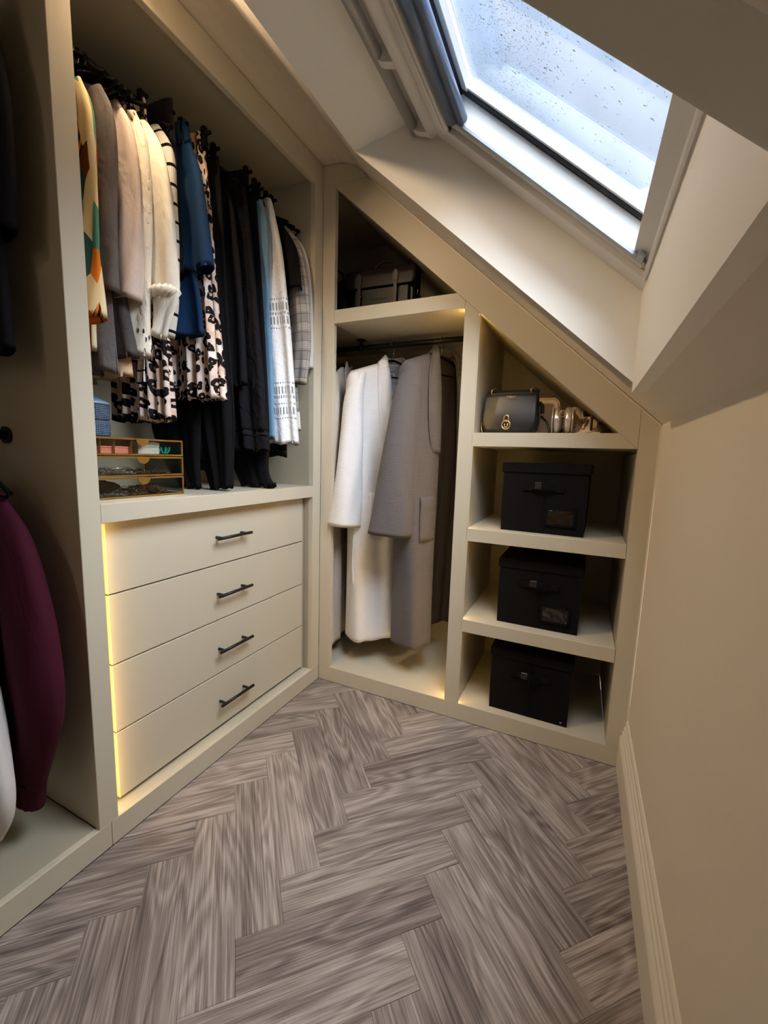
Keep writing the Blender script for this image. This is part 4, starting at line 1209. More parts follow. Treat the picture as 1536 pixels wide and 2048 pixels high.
# ------------------------------------------------------------------ clothes in the nearest bay
def place2(name, x, y, zb, label, cat): return tag(empty(name, (x, y, zb)), label, cat, 'clothes in the nearest bay')
t = place2('black_jeans', XR, -1.150, 1.36, 'black jeans with grey seams hanging at the upper left edge', 'jeans')
dr('leg', 'blackjean', t, [(2.12, -0.09, -0.42), (1.9, -0.035, -0.42), (1.75, -0.035, -0.42), (1.615, -0.048, -0.40)], [.018, .022, .024, .026], [.002, .003, .004, .004], seed=50)
dr('leg', 'blackjean', t, [(2.10, -0.15, -0.42), (1.8, -0.12, -0.42), (1.5, -0.095, -0.40), (1.36, -0.092, -0.38)], [.014, .018, .018, .018], [.002, .003, .004, .004], seed=51)
for dx, zt_, zb_, x0, x1, yo in ((0, 1.98, 1.62, 0.190, 0.188, -0.020), (0.012, 1.98, 1.62, 0.190, 0.188, -0.020), (0, 1.60, 1.37, 0.120, 0.135, -0.012), (0.010, 1.60, 1.37, 0.120, 0.135, -0.012)):
    b = B(); b.tube([(x0-dx, yo, zt_-1.36), ((x0+x1)/2-dx+0.004, yo-0.002, (zt_+zb_)/2-1.36), (x1-dx, yo, zb_-1.36)], 0.0016, 6); b.obj('seam', 'seam', t)
hanger(-0.29, -1.150, 2.20, 0, 'black hanger holding the black jeans at the upper left', 'hangers in the nearest bay', 0.20, 0.03, 'clip')
t = place2('maroon_sweatshirt', XR, -1.165, 0.30, 'maroon fleece sweatshirt on the lower rail at the left edge', 'sweatshirt')
dr('body', 'maroon', t, [(1.06, -0.24, -0.37), (0.98, -0.15, -0.46), (0.88, -0.12, -0.48), (0.6, -0.13, -0.48), (0.36, -0.14, -0.47), (0.30, -0.16, -0.46)], [.016, .030, .034, .036, .034, .028], [.002, .004, .008, .010, .010, .004], seed=52)
sl('sleeve', 'maroon', t, [(-0.185, -0.004, 0.985, 0.04, 0.022), (-0.120, -0.006, 0.90, 0.062, 0.034), (-0.085, -0.008, 0.78, 0.076, 0.040), (-0.065, -0.010, 0.64, 0.088, 0.044), (-0.064, -0.012, 0.50, 0.098, 0.046), (-0.095, -0.012, 0.38, 0.080, 0.042), (-0.130, -0.010, 0.27, 0.062, 0.032)], seed=53, amp=0.007)
sl('cuff', 'maroon', t, [(-0.132, -0.010, 0.265, 0.060, 0.031), (-0.140, -0.010, 0.19, 0.052, 0.028)], seed=54, amp=0.003, k=(14, 19))
hanger(-0.305, -1.165, 1.17, 0, 'black velvet hanger holding the maroon sweatshirt', 'hangers in the nearest bay', 0.18, 0.07)
t = place2('white_sweatshirt', XR, -1.270, 0.20, 'pale grey-white sweatshirt sleeve at the lower left edge', 'sweatshirt')
dr('body', 'white', t, [(1.05, -0.24, -0.37), (0.97, -0.18, -0.46), (0.6, -0.17, -0.47), (0.32, -0.20, -0.46)], [.016, .028, .032, .034], [.002, .004, .008, .010], seed=55)
sl('sleeve', 'white', t, [(-0.20, -0.002, 0.97, 0.035, 0.02), (-0.16, -0.002, 0.80, 0.060, 0.032), (-0.115, -0.002, 0.56, 0.075, 0.038), (-0.088, -0.002, 0.40, 0.078, 0.040), (-0.085, -0.002, 0.30, 0.078, 0.036), (-0.13, -0.002, 0.19, 0.05, 0.028)], seed=56)
hanger(-0.305, -1.270, 1.17, 0, 'black velvet hanger holding the pale grey-white sweatshirt', 'hangers in the nearest bay', 0.18, 0.07)

# ------------------------------------------------------------------ robe bay
def robe(name, x, a, zb, ztop, mat, lining, label, rows, slv, pocket, lapel_z, seed, hook_label, belt=None):
    """rows: (z, half width, half depth, opening left x, opening right x, fold)"""
    t = tag(empty(name, (x, RY, zb), radians(a)), label, 'robe', 'robes')
    rnd = random.Random(seed); ph = [rnd.uniform(0, 6.28) for _ in range(6)]
    n = 110; dz = 0.02
    z0, z1 = rows[0][0], rows[-1][0]
    cnt = int((z0-z1)/dz)
    def C(z, u, grow=0.0):
        w, d, oL, oR, am = cat_interp(rows, z)
        w += grow; d += grow
        # path: front-left opening -> left side -> back -> right side -> front-right opening
        e = 0.55
        segs = [('f', -oL, -w*0.93), ('l',), ('b',), ('r',), ('g', w*0.93, oR)]
        Ls = [w*0.93-oL, d*1.9, 1.86*w, d*1.9, w*0.93-oR]
        tot = sum(Ls); s_ = u*tot
        i = 0
        while i < 4 and s_ > Ls[i]: s_ -= Ls[i]; i += 1
        q = s_/max(Ls[i], 1e-6)
        if i == 0: p = (-oL + (-w*0.93+oL)*q, -d*(1-0.0*q))
        elif i == 1: an = -pi/2 - pi*q; p = (-w*0.93 + 0.16*w*cos(an), d*math.copysign(abs(sin(an))**0.8, sin(an)))
        elif i == 2: p = (-w*0.93+1.86*w*q, d)
        elif i == 3: an = pi/2 - pi*q; p = (w*0.93+0.16*w*cos(an), d*sin(an))
        else: p = (w*0.93+(oR-w*0.93)*q, -d)
        f = am*(0.55*sin(2*pi*4*u+ph[0]+1.3*z)+0.45*sin(2*pi*9*u+ph[1]-1.7*z))
        hs = -(abs(p[0])/max(w, .01))**2*0.0
        return (p[0]+f*0.3, p[1]+f, z)
    def drop_(p, z):   # shoulders slope away from the neck
        return max(0.0, abs(p[0])-0.07)*SLP*max(0.0, min(1.0, (z-(z0-0.22))/0.22))
    SLP = 0.38
    P = []
    for j in range(cnt+1):
        z = z0+(z1-z0)*j/cnt
        row = []
        for i in range(n):
            p = C(z, i/(n-1)); row.append((p[0], p[1], z-drop_(p, z)-zb))
        P.append(row)
    b = B()
    b.grid(P, False, lambda j, i: (i/(n-1)*1.25+seed, z0+(z1-z0)*j/cnt))
    o = b.obj('body', mat, t)
    o.data.materials.append(M[lining])
    m_ = solid(o, 0.004, 1).modifiers[0]; m_.material_offset = 1; m_.material_offset_rim = 0
    # shawl collar: a rolled band running round the neck and down both openings
    for side in (-1, 1):
        keys = []   # (s, inner edge x y z, outward direction x y z, width)
        def openx(z):
            w, d, oL, oR, am = cat_interp(rows, min(z, z0)); return (oL if side < 0 else oR), d
        keys.append((0.00, 0.000, 0.034, z0+0.034, 0.0, 0.45, -0.9, 0.052))
        keys.append((-0.07, side*0.034, 0.027, z0+0.040, side*0.30, 0.30, -0.9, 0.055))
        keys.append((-0.14, side*0.050, 0.002, z0+0.042, side*0.70, 0.0, -0.70, 0.058))
        keys.append((-0.22, side*0.050, -0.026, z0+0.022, side*0.90, -0.30, -0.42, 0.062))
        for q in range(8):
            f = q/7; z = (z0-0.06)*(1-f)+lapel_z*f
            ox, d = openx(z)
            keys.append((-0.30-0.70*f, side*ox, -d-0.010, z, side*1.0, -0.05, -0.12*(1-f), 0.070+0.016*sin(pi*min(1, f*1.1))-0.018*max(0, (f-0.85)/0.15)))
        keys.sort(key=lambda q: -q[0])
        P = []
        for q in range(46):
            px, py, pz, dx, dy, dz_, wd = cat_interp(keys, -q/45)
            row = []
            for k2 in range(10):
                v = k2/9
                th = 0.013*sin(pi*min(1, v*1.25+0.05))
                row.append((px+dx*wd*v, py+dy*wd*v-(th if pz < z0+0.02 else th*0.4), pz+dz_*wd*v - max(0, abs(px+dx*wd*v)-0.07)*SLP*max(0.0, min(1.0, (pz-(z0-0.22))/0.22))*0.8 - zb))
            P.append(row)
        b = B(); b.grid(P, False, lambda j, i: (i*0.0085+seed, j*0.013))
        solid(b.obj('shawl_collar', mat, t), 0.006)
    # sleeves
    sp_ = [(px, py, pz-zb, ra, rb) for px, py, pz, ra, rb in slv]
    sleeve('sleeve', mat, t, sp_, seed=seed+1, amp=0.010, n=48, k=(3, 4))
    sleeve('sleeve', mat, t, [(-px*0.93, py*0.3, pz, ra*0.8, rb*0.6) for px, py, pz, ra, rb in sp_], seed=seed+2, amp=0.006, n=40)
    # pocket with a turned edge
    if pocket:
        px0, px1, pz0, pz1 = pocket
        P = []
        for j in range(11):
            z = pz1+(pz0-pz1)*j/10
            w, d, oL, oR, am = cat_interp(rows, z)
            P.append([(px0+(px1-px0)*i/10, -d-0.012-(0.006 if j in (2,) else 0)-0.004*sin(pi*i/10), z-zb) for i in range(11)])
        b = B(); b.grid(P, False, lambda j, i: (i*0.012, j*0.02)); solid(b.obj('pocket', mat, t), 0.006)
    # neck label and hanging loop
    b = B(); b.box(-0.028, 0.028, 0.030, 0.0325, z0-0.058-zb, z0-0.034-zb, 0)
    lb = b.obj('label', 'label', t)
    b = B()
    for i in range(6): b.box(-0.016+i*0.0055, -0.012+i*0.0055, 0.0292, 0.0300, z0-0.048-zb, z0-0.043-zb, 0)
    b.obj('lettering', 'ink', lb)
    b = B(); b.tube([(-0.03, 0.022, z0-0.014-zb), (0, 0.016, z0-0.028-zb), (0.03, 0.022, z0-0.014-zb)], 0.003, 8, flat=0.6); b.obj('hanging_loop', mat, t)
    if belt:
        bx, by, bz0, bz1 = belt
        b = B(); P = [[(bx+0.017*i/3-0.02, by-0.004*sin(j*.5), bz1-(bz1-bz0)*j/16-zb) for i in range(4)] for j in range(17)]
        b.grid(P, False, lambda j, i: (i*0.009, j*0.03)); solid(b.obj('belt_end', mat, t), 0.007)
    return t

wr = [(1.600, 0.215, 0.006, 0.050, 0.055, 0.0), (1.585, 0.220, 0.024, 0.049, 0.055, 0.001), (1.55, 0.225, 0.040, 0.045, 0.055, 0.002), (1.40, 0.228, 0.050, 0.025, 0.06, 0.004), (1.10, 0.215, 0.058, 0.005, 0.075, 0.006), (0.75, 0.20, 0.066, 0.000, 0.085, 0.010), (0.45, 0.195, 0.076, -0.010, 0.09, 0.012), (0.205, 0.195, 0.085, -0.018, 0.09, 0.012)]
robe('white_robe', 0.240, 55, 0.205, 1.6, 'white_waffle', 'white_lining', 'white waffle-weave bathrobe with a shawl collar, on the middle hanger', wr,
     [(-0.185, -0.010, 1.535, 0.030, 0.040), (-0.218, -0.016, 1.43, 0.042, 0.052), (-0.232, -0.020, 1.25, 0.054, 0.058), (-0.244, -0.024, 1.03, 0.068, 0.064), (-0.264, -0.028, 0.80, 0.084, 0.070)],
     (-0.155, 0.002, 0.765, 0.965), 1.105, 61, '', belt=(-0.205, -0.045, 0.50, 0.85))
gr = [(1.625, 0.215, 0.006, 0.060, 0.055, 0.0), (1.61, 0.220, 0.024, 0.060, 0.055, 0.001), (1.575, 0.225, 0.040, 0.060, 0.06, 0.002), (1.40, 0.228, 0.050, 0.050, 0.07, 0.004), (1.10, 0.215, 0.056, 0.048, 0.08, 0.006), (0.75, 0.205, 0.064, 0.060, 0.085, 0.009), (0.45, 0.20, 0.072, 0.068, 0.09, 0.010), (0.235, 0.195, 0.078, 0.070, 0.09, 0.010)]
robe('grey_robe', 0.491, 65, 0.235, 1.625, 'grey_waffle', 'grey_lining', 'mid-grey waffle-weave bathrobe with a shawl collar, nearest the divider', gr,
     [(-0.185, -0.010, 1.555, 0.032, 0.040), (-0.222, -0.014, 1.45, 0.052, 0.055), (-0.245, -0.012, 1.25, 0.076, 0.068), (-0.264, -0.008, 1.02, 0.096, 0.078), (-0.284, -0.002, 0.79, 0.112, 0.086)],
     (-0.170, -0.075, 0.755, 0.965), 1.17, 71, '')
hanger(0.240, RY, RZ, radians(55), 'steel-hooked black hanger holding the white robe', 'hangers in the robe bay', 0.20, 0.07)
hanger(0.491, RY, RZ, radians(65), 'steel-hooked black hanger holding the grey robe', 'hangers in the robe bay', 0.20, 0.07)

def rplace(name, x, zb, label, cat, rz=90): return tag(empty(name, (x, RY, zb), radians(rz)), label, cat, 'clothes left of the white robe')
def rl(name, mat, t, keys, **kw):
    zb = t.location.z
    return drape(name, mat, t, [(z-zb, cx, cy, hx, hy, am) for z, cx, cy, hx, hy, am in keys], uv0=zb, **kw)
for i, (x, zb, mt, nm, lab, ct, hn) in enumerate([
    (-0.045, 0.150, 'taupe', 'taupe_dress', 'long taupe shirt dress with a pointed collar, left of the white robe', 'dress', 'hanger holding the taupe shirt dress'),
    (-0.088, 0.110, 'taupe', 'taupe_cardigan', 'long plain taupe cardigan behind the shirt dress, with the lowest hem', 'cardigan', 'hanger holding the long taupe cardigan'),
    (-0.132, 0.130, 'khaki', 'olive_coat', 'dark olive coat in shadow at the left of the robe bay', 'coat', 'hanger holding the dark olive coat')]):
    t = rplace(nm, x, zb, lab, ct, (106, 106, 106)[i])
    rl('body', mt, t, [(1.595, 0, 0, 0.06, 0.012, .001), (1.56, 0, 0, 0.13, 0.018, .002), (1.50, 0, 0, 0.20, 0.022, .003), (1.3, 0, 0, 0.21, 0.024, .005), (0.9, 0, 0, 0.215, 0.026, .009), (0.5, 0, 0, 0.225, 0.028, .011), (zb, 0, 0, 0.23, 0.030, .012)], seed=80+i)
    for sx in (-1, 1):
        sleeve('sleeve', mt, t, [(sx*0.165, 0.0, 1.535-zb, 0.03, 0.018), (sx*0.205, -0.004, 1.44-zb, 0.05, 0.026), (sx*0.212, -0.008, 1.2-zb, 0.052, 0.028), (sx*0.212, -0.010, 0.98-zb, 0.046, 0.026)], seed=85+i+sx, amp=0.006)
    if i == 0:
        for sx in (-1, 1):   # pointed collar leaves
            b = B(); b.prism([(0.004*sx, 1.600), (0.055*sx, 1.625), (0.085*sx, 1.560), (0.050*sx, 1.475), (0.022*sx, 1.52)], -0.030, -0.024, 0.001, mat=Matrix.Translation((0, 0, -zb)))
            b.obj('collar', mt, t)
        for k2 in range(7):
            b = B(); b.lathe([(0, -0.0005), (0.005, 0.0), (0.005, 0.002), (0, 0.0025)], (0.0, -0.034, 1.44-0.13*k2-zb), 12, 'y'); b.obj('button', 'ink', t)
    hanger(x, RY, RZ, radians((106, 106, 106)[i]), 'steel-hooked black ' + hn, 'hangers in the robe bay', 0.19, 0.075)

# ------------------------------------------------------------------ black fabric storage boxes
def storage_box(cx, y0, z, rz, label, kind=0):
    w, h, d = 0.325, 0.277, 0.375
    t = tag(empty('storage_box', (cx, y0+d/2, z), radians(rz)), label, 'storage box', 'black fabric storage boxes')
    b = B()   # soft sided body, slightly bowed
    N = 14
    def face(P): b.grid(P, False, lambda j, i: (i*.02, j*.02))
    def bow(x, y, zz):
        k_ = sin(pi*min(1, max(0, zz/(h-0.03))))
        return (x*(1+0.010*k_)*(1-0.012*(1-zz/h)), y*(1+0.008*k_), zz)
    hw, hd = w/2-0.005, d/2-0.005
    ring = []
    for i in range(N): ring.append((-hw+2*hw*i/N, -hd))
    for i in range(N): ring.append((hw, -hd+2*hd*i/N))
    for i in range(N): ring.append((hw-2*hw*i/N, hd))
    for i in range(N): ring.append((-hw, hd-2*hd*i/N))
    P = [[bow(x, y, 0.0+(h-0.012)*j/10) for x, y in ring] for j in range(11)]
    V = b.grid(P, True, lambda j, i: (i*.02, j*.02))
    b.bm.faces.new(V[0][::-1]); b.bm.faces.new(V[-1])
    for f in b.bm.faces: f.smooth = False
    b.obj('body', 'canvas', t)
    b = B(); b.box(-w/2-0.001, w/2+0.001, -d/2-0.001, d/2+0.001, h-0.040, h, 0.004)
    for v in b.bm.verts:
        if v.co.z > h-0.01: v.co.z -= 0.004*(1-(v.co.x/(w/2))**2)
    b.obj('lid', 'canvas', t)
    yf = -d/2-0.001
    b = B()
    b.box(-0.076, -0.040, yf-0.004, yf+0.003, 0.168, 0.190, 0.001); b.box(0.040, 0.076, yf-0.004, yf+0.003, 0.168, 0.190, 0.001)
    pts = [(-0.045+0.09*k2/10, yf-0.004-0.020*sin(pi*k2/10), 0.181+0.010*sin(pi*k2/10)) for k2 in range(11)]
    for k2 in range(10):
        a, c = Vector(pts[k2]), Vector(pts[k2+1])
        v = [b.bm.verts.new(q) for q in (a+Vector((0, 0, -.010)), c+Vector((0, 0, -.010)), c+Vector((0, 0, .010)), a+Vector((0, 0, .010)))]
        v2 = [b.bm.verts.new(q.co+Vector((0, .003, 0))) for q in v]
        b.bm.faces.new(v); b.bm.faces.new(v2[::-1])
        for q in range(4): b.bm.faces.new((v[q], v2[q], v2[(q+1) % 4], v[(q+1) % 4]))
    hd_ = b.obj('handle', 'canvas', t)
    b = B(); b.box(-0.030, -0.005, yf-0.028, yf-0.022, 0.178, 0.205, 0.002); b.obj('handle_sleeve', 'leather_brown', hd_)
    b = B(); b.box(0.003, 0.0055, yf-0.0015, yf+0.002, 0.004, h-0.044, 0); b.obj('seam', 'canvas', t)
    if kind == 0:
        b = B()
        X0_, X1_, Z0_, Z1_ = 0.014, 0.124, 0.034, 0.106
        b.box(X0_, X1_, yf-0.003, yf+0.002, Z0_, Z0_+0.009, 0.0008); b.box(X0_, X1_, yf-0.003, yf+0.002, Z1_-0.009, Z1_, 0.0008)
        b.box(X0_, X0_+0.009, yf-0.003, yf+0.002, Z0_, Z1_, 0.0008); b.box(X1_-0.009, X1_, yf-0.003, yf+0.002, Z0_, Z1_, 0.0008)
        pk = b.obj('label_pocket', 'canvas', t)
        rnd = random.Random(int(z*100)); P = [[(X0_+0.009+(X1_-X0_-0.018)*i/14, yf-0.002-rnd.uniform(0, 0.0035), Z0_+0.009+(Z1_-Z0_-0.018)*j/8) for i in range(15)] for j in range(9)]
        b = B(); b.grid(P, False, lambda j, i: (i, j)); b.obj('plastic_window', 'plastic', pk)
    else:
        b = B(); b.prism([(0.128, 0.020), (0.133, 0.014), (0.138, 0.022), (0.1335, 0.018)], yf-0.0016, yf-0.0004, 0); b.obj('logo', 'label', t)
    return t
storage_box(1.016, 0.050, SH[2][0], -2.0, 'black fabric storage box with a clear label window, on the topmost box shelf')
storage_box(1.022, 0.053, SH[3][0], -0.5, 'black fabric storage box with a dim label window, on the middle box shelf')
storage_box(1.016, 0.040, ZP, -0.6, 'black fabric storage box with no label window, on the wardrobe base', 1)

# ------------------------------------------------------------------ bags and shoes on the upper shelf of the shelving bay
S1T = SH[1][0]
t = tag(empty('handbag', (0.853, 0.135, S1T), radians(-4)), 'small black grained-leather handbag with a round gold lock and two rings', 'handbag')
def superprism(w0, w1, h, d, r, n=40):
    pass
# body
b = B()
def bagring(z, hw, hd):
    out = []
    for k2 in range(48):
        a = 2*pi*k2/48; c, s_ = cos(a), sin(a)
        out.append((hw*math.copysign(abs(c)**0.35, c), hd*math.copysign(abs(s_)**0.55, s_), z))
    return out
P = [bagring(z, hw, hd) for z, hw, hd in ((0.002, 0.088, 0.036), (0.006, 0.098, 0.044), (0.02, 0.108, 0.047), (0.05, 0.113, 0.046), (0.09, 0.112, 0.040), (0.13, 0.108, 0.030), (0.165, 0.105, 0.020), (0.176, 0.104, 0.013))]
V = b.grid(P, True); b.bm.faces.new(V[0]); b.bm.faces.new(V[-1])
b.obj('body', 'leather', t)
# flap: wide rounded-bottom leather sheet over the front
b = B(); P = []
for j in range(21):
    v = j/20
    z = 0.180 - 0.166*v
    # width profile with rounded lower corners
    hw = 0.106+0.003*v
    if z < 0.060:
        q = (0.060-z)/0.052; q = min(1, q); hw = hw - 0.060*(1-sqrt(max(0, 1-q*q)))
    yy = -0.014 - 0.036*sin(min(1, v*1.1)*pi/2)*1.0
    if v < 0.12: yy = 0.016 - (0.016+0.016)*(v/0.12)
    P.append([(-hw+2*hw*i/24, yy-0.004*sin(pi*i/24), z) for i in range(25)])
b.grid(P); solid(b.obj('flap', 'leather', t), 0.004, 1)
# lock
lk = B()
lk.tube([(-0.004+0.0165*cos(2*pi*k2/28), -0.060, 0.036+0.0165*sin(2*pi*k2/28)) for k2 in range(28)], 0.0032, 10, closed=True)
lk.tube([(-0.004+ x_, -0.059, z_) for x_, z_ in ((-0.0105, 0.050), (-0.0085, 0.066), (-0.006, 0.072), (0, 0.075), (0.006, 0.072), (0.0085, 0.066), (0.0105, 0.050))], 0.0036, 10)
lk.tube([(-0.004+ x_, -0.060, z_) for x_, z_ in ((-0.006, 0.044), (-0.006, 0.032), (-0.003, 0.027), (0.003, 0.027), (0.006, 0.032), (0.006, 0.044))], 0.0026, 8)
lk.lathe([(0, 0.0), (0.006, 0.001), (0.006, 0.005), (0, 0.006)], (-0.004, -0.066, 0.052), 16, 'y')
lk.obj('lock', 'gold', t)
for sx in (-0.076, 0.083):
    b = B(); b.tube([(sx+0.010*cos(a_)+0.004, -0.004+0.017*cos(a_), 0.175+0.015*sin(a_)) for a_ in [2*pi*q/20 for q in range(20)]], 0.0026, 8, closed=True); b.obj('ring', 'gold', t)
b = B(); b.tube([(-0.108, 0.0, 0.12), (-0.116, -0.004, 0.09), (-0.121, -0.008, 0.05), (-0.118, -0.014, 0.02), (-0.108, -0.020, 0.004)], 0.0030, 8); b.obj('side_chain', 'gold', t)
b = B(); b.tube([(0.108, 0.006, 0.13), (0.120, 0.010, 0.115), (0.122, 0.010, 0.085)], 0.008, 8); b.tube([(0.118, 0.006, 0.075), (0.142, 0.004, 0.052), (0.155, -0.004, 0.020), (0.158, -0.010, 0.004)], 0.0045, 8); b.obj('shoulder_strap', 'leather', t)
def text_part(body, size, loc, rot, mat, parent, name='lettering', ext=0.0003):
    cu = bpy.data.curves.new(name, 'FONT'); cu.body = body; cu.size = size; cu.align_x = 'CENTER'; cu.extrude = ext
    o = bpy.data.objects.new(name, cu); cu.materials.append(M[mat]); o.location = loc; o.rotation_euler = rot
    link(o, parent)
    bpy.context.view_layer.update()
    me = bpy.data.meshes.new_from_object(o.evaluated_get(bpy.context.evaluated_depsgraph_get()))
    me.materials.clear(); me.materials.append(M[mat])
    m_ = bpy.data.objects.new(name, me); m_.location = loc; m_.rotation_euler = rot
    bpy.data.objects.remove(o)
    m_.name = name
    return link(m_, parent)
text_part('Mulberry', 0.0105, (0.006, -0.0455, 0.147), (radians(78), 0, 0), 'gold', t)
text_part('ENGLAND', 0.004, (0.006, -0.0465, 0.142), (radians(78), 0, 0), 'gold', t)

t = tag(empty('camera_bag', (0.955, 0.235, S1T), radians(-6)), 'beige suede rounded bag standing behind the black handbag', 'bag')
b = B()
poly = []
for cx_, cz_, a0 in ((0.055, 0.125, 0), (-0.055, 0.125, 90), (-0.055, 0.03, 180), (0.055, 0.03, 270)):
    for q in range(7):
        a_ = radians(a0+15*q); poly.append((cx_+0.028*cos(a_), cz_+0.028*sin(a_)))
b.prism(poly, -0.03, 0.03, 0.006); b.obj('body', 'beige_leather', t)
b = B(); b.tube([(x_, -0.031, z_) for x_, z_ in poly], 0.0022, 6, closed=True); b.obj('piping', 'beige_leather', t)
b = B(); b.tube([(-0.05, 0, 0.153), (-0.02, 0, 0.166), (0.03, 0, 0.166), (0.05, 0, 0.153)], 0.003, 8); b.obj('zip_pull', 'stitch', t)

# silver shoes: a pair lying on their sides, uppers together, toes towards the room
def side_shoe(sx):
    t_ = tag(empty('silver_shoe', (1.052+sx*0.019, 0.17, S1T), radians(2)), ('left' if sx < 0 else 'right') + ' shoe of the silver metallic pair with a ring buckle', 'shoe', 'silver metallic shoes')
    b_ = B(); P = []
    # along y from toe (-0.11) to heel (0.12); section in x (thickness) and z (sole width)
    for j in range(19):
        v = j/18; y = -0.11+0.23*v
        hz = 0.050*min(1, sqrt(max(0.0, 1-(1-min(1, v/0.22))**2)))*(1-0.25*sin(pi*min(1, max(0, (v-0.35)/0.4)))*0.8)
        if v > 0.93: hz *= sqrt(max(0.02, 1-((v-0.93)/0.075)**2))
        th = 0.010+0.016*min(1, v/0.3)
        cz = 0.055
        P.append([(sx*0.001+th*0.9*math.copysign(abs(cos(2*pi*k2/28))**.8, cos(2*pi*k2/28)), y, cz+max(0.004, hz)*sin(2*pi*k2/28)) for k2 in range(28)])
    V = b_.grid(P, True); b_.bm.faces.new(V[0]); b_.bm.faces.new(V[-1])
    b_.obj('upper', 'silver', t_)
    b_ = B(); P = []
    for j in range(19):
        v = j/18; y = -0.112+0.234*v
        hz = 0.052*min(1, sqrt(max(0.0, 1-(1-min(1, v/0.22))**2)))*(1-0.25*sin(pi*min(1, max(0, (v-0.35)/0.4)))*0.8)
        if v > 0.93: hz *= sqrt(max(0.02, 1-((v-0.93)/0.075)**2))
        P.append([(sx*(0.0165+0.004*(k2 % 2 == 0)*0), y, 0.055+max(0.003, hz)*(-1+2*k2/8)) for k2 in range(9)])
    b_.grid(P); solid(b_.obj('sole', 'silver', t_), 0.004, 0)
    b_ = B(); b_.tube([(-0.012, -0.075, 0.075), (0, -0.088, 0.078), (0.012, -0.075, 0.075)], 0.006, 8, flat=0.5); b_.obj('strap', 'silver', t_)
    return t_
s1_ = side_shoe(-1); s2_ = side_shoe(1)
b = B(); b.tube([(-0.019+0.012*cos(2*pi*q/20), -0.096, 0.078+0.012*sin(2*pi*q/20)) for q in range(20)], 0.0022, 8, closed=True); b.obj('ring_buckle', 'gold', s2_)

# cream ankle boots with whip-stitched edges
def boot(x, y, rz, label, s=1.0, tassel=False):
    t_ = tag(empty('ankle_boot', (x, y, S1T), radians(rz)), label, 'boot', 'cream ankle boots')
    b_ = B(); P = []
    # rings climbing from sole to shaft: (z, y centre, half x, half y)
    for z, yc, hx, hy in ((0.004, -0.01, 0.036, 0.120), (0.02, -0.01, 0.040, 0.122), (0.045, 0.005, 0.038, 0.104), (0.065, 0.03, 0.034, 0.072), (0.085, 0.045, 0.033, 0.052), (0.105, 0.05, 0.035, 0.048), (0.122, 0.05, 0.038, 0.050)):
        P.append([(hx*math.copysign(abs(cos(2*pi*k2/36))**.8, cos(2*pi*k2/36)), yc+hy*math.copysign(abs(sin(2*pi*k2/36))**.85, sin(2*pi*k2/36)), z*s) for k2 in range(36)])
    V = b_.grid(P, True); b_.bm.faces.new(V[0])
    bd = b_.obj('upper', 'beige_leather', t_); solid(bd, 0.003)
    b_ = B(); b_.box(-0.040, 0.040, -0.128, 0.112, 0.0, 0.006, 0.002); b_.obj('sole', 'card', t_)
    # two whip-stitched seams up the front
    for sx in (-1, 1):
        b_ = B()
        pth = [(sx*0.020, -0.118, 0.030*s), (sx*0.0205, -0.088, 0.052*s), (sx*0.020, -0.042, 0.070*s), (sx*0.020, -0.012, 0.090*s), (sx*0.022, -0.006, 0.120*s)]
        b_.tube(pth, 0.005, 8)
        sm = b_.obj('edge_binding', 'beige_leather', t_)
        b_ = B()
        for q in range(14):
            v = q/13*3.999; i = int(v); f = v-i
            p = Vector(pth[i]).lerp(Vector(pth[min(4, i+1)]), f)
            b_.box(p.x-0.006, p.x+0.006, p.y-0.0065, p.y-0.004, p.z-0.0012, p.z+0.0012, 0)
        b_.obj('stitches', 'stitch', sm)
    if tassel:
        b_ = B(); b_.tube([(0.012, -0.012, 0.112*s), (0.014, -0.060, 0.100*s), (0.010, -0.112, 0.062)], 0.0030, 8)
        b_.lathe([(0.002, 0.012), (0.006, 0.008), (0.006, 0.0), (0.004, -0.004), (0.005, -0.045), (0, -0.047)], (0.008, -0.126, 0.055), 12)
        b_.obj('tassel', 'leather_black', t_)
    return t_
boot(1.100, 0.245, 8, 'cream ankle boot with whip-stitched edges, farther one of the pair')
boot(1.158, 0.165, -4, 'cream ankle boot with a black tassel, nearer one of the pair', 0.60, tassel=True)

# ------------------------------------------------------------------ satchel and other bags on the high shelf
S0T = SH[0][0]
t = tag(empty('satchel', (0.190, 0.255, S0T), radians(3)), 'dark brown leather satchel with two buckled straps and a top handle', 'satchel')
b = B(); b.box(-0.172, 0.172, -0.045, 0.050, 0.002, 0.235, 0.010); b.obj('body', 'leather_black', t)
b = B(); b.box(-0.150, 0.150, -0.062, -0.045, 0.004, 0.150, 0.006); b.obj('front_pocket', 'leather_black', t)
b = B(); P = []
prof_ = [(0.046, 0.232), (0.030, 0.242), (0.0, 0.246), (-0.030, 0.244), (-0.052, 0.232), (-0.064, 0.205), (-0.068, 0.170), (-0.070, 0.150)]
fine = []
for i in range(len(prof_)-1):
    for q in range(4): fine.append(tuple(prof_[i][c]+(prof_[i+1][c]-prof_[i][c])*q/4 for c in (0, 1)))
fine.append(prof_[-1])
for j, (y_, z_) in enumerate(fine):
    hw = 0.182
    if z_ < 0.180: q = (0.180-z_)/0.031; hw = 0.182-0.022*(1-sqrt(max(0, 1-min(1, q)**2)))
    P.append([(-hw+2*hw*i/20, y_, z_) for i in range(21)])
b.grid(P); solid(b.obj('flap', 'leather_brown', t), 0.004, 1)
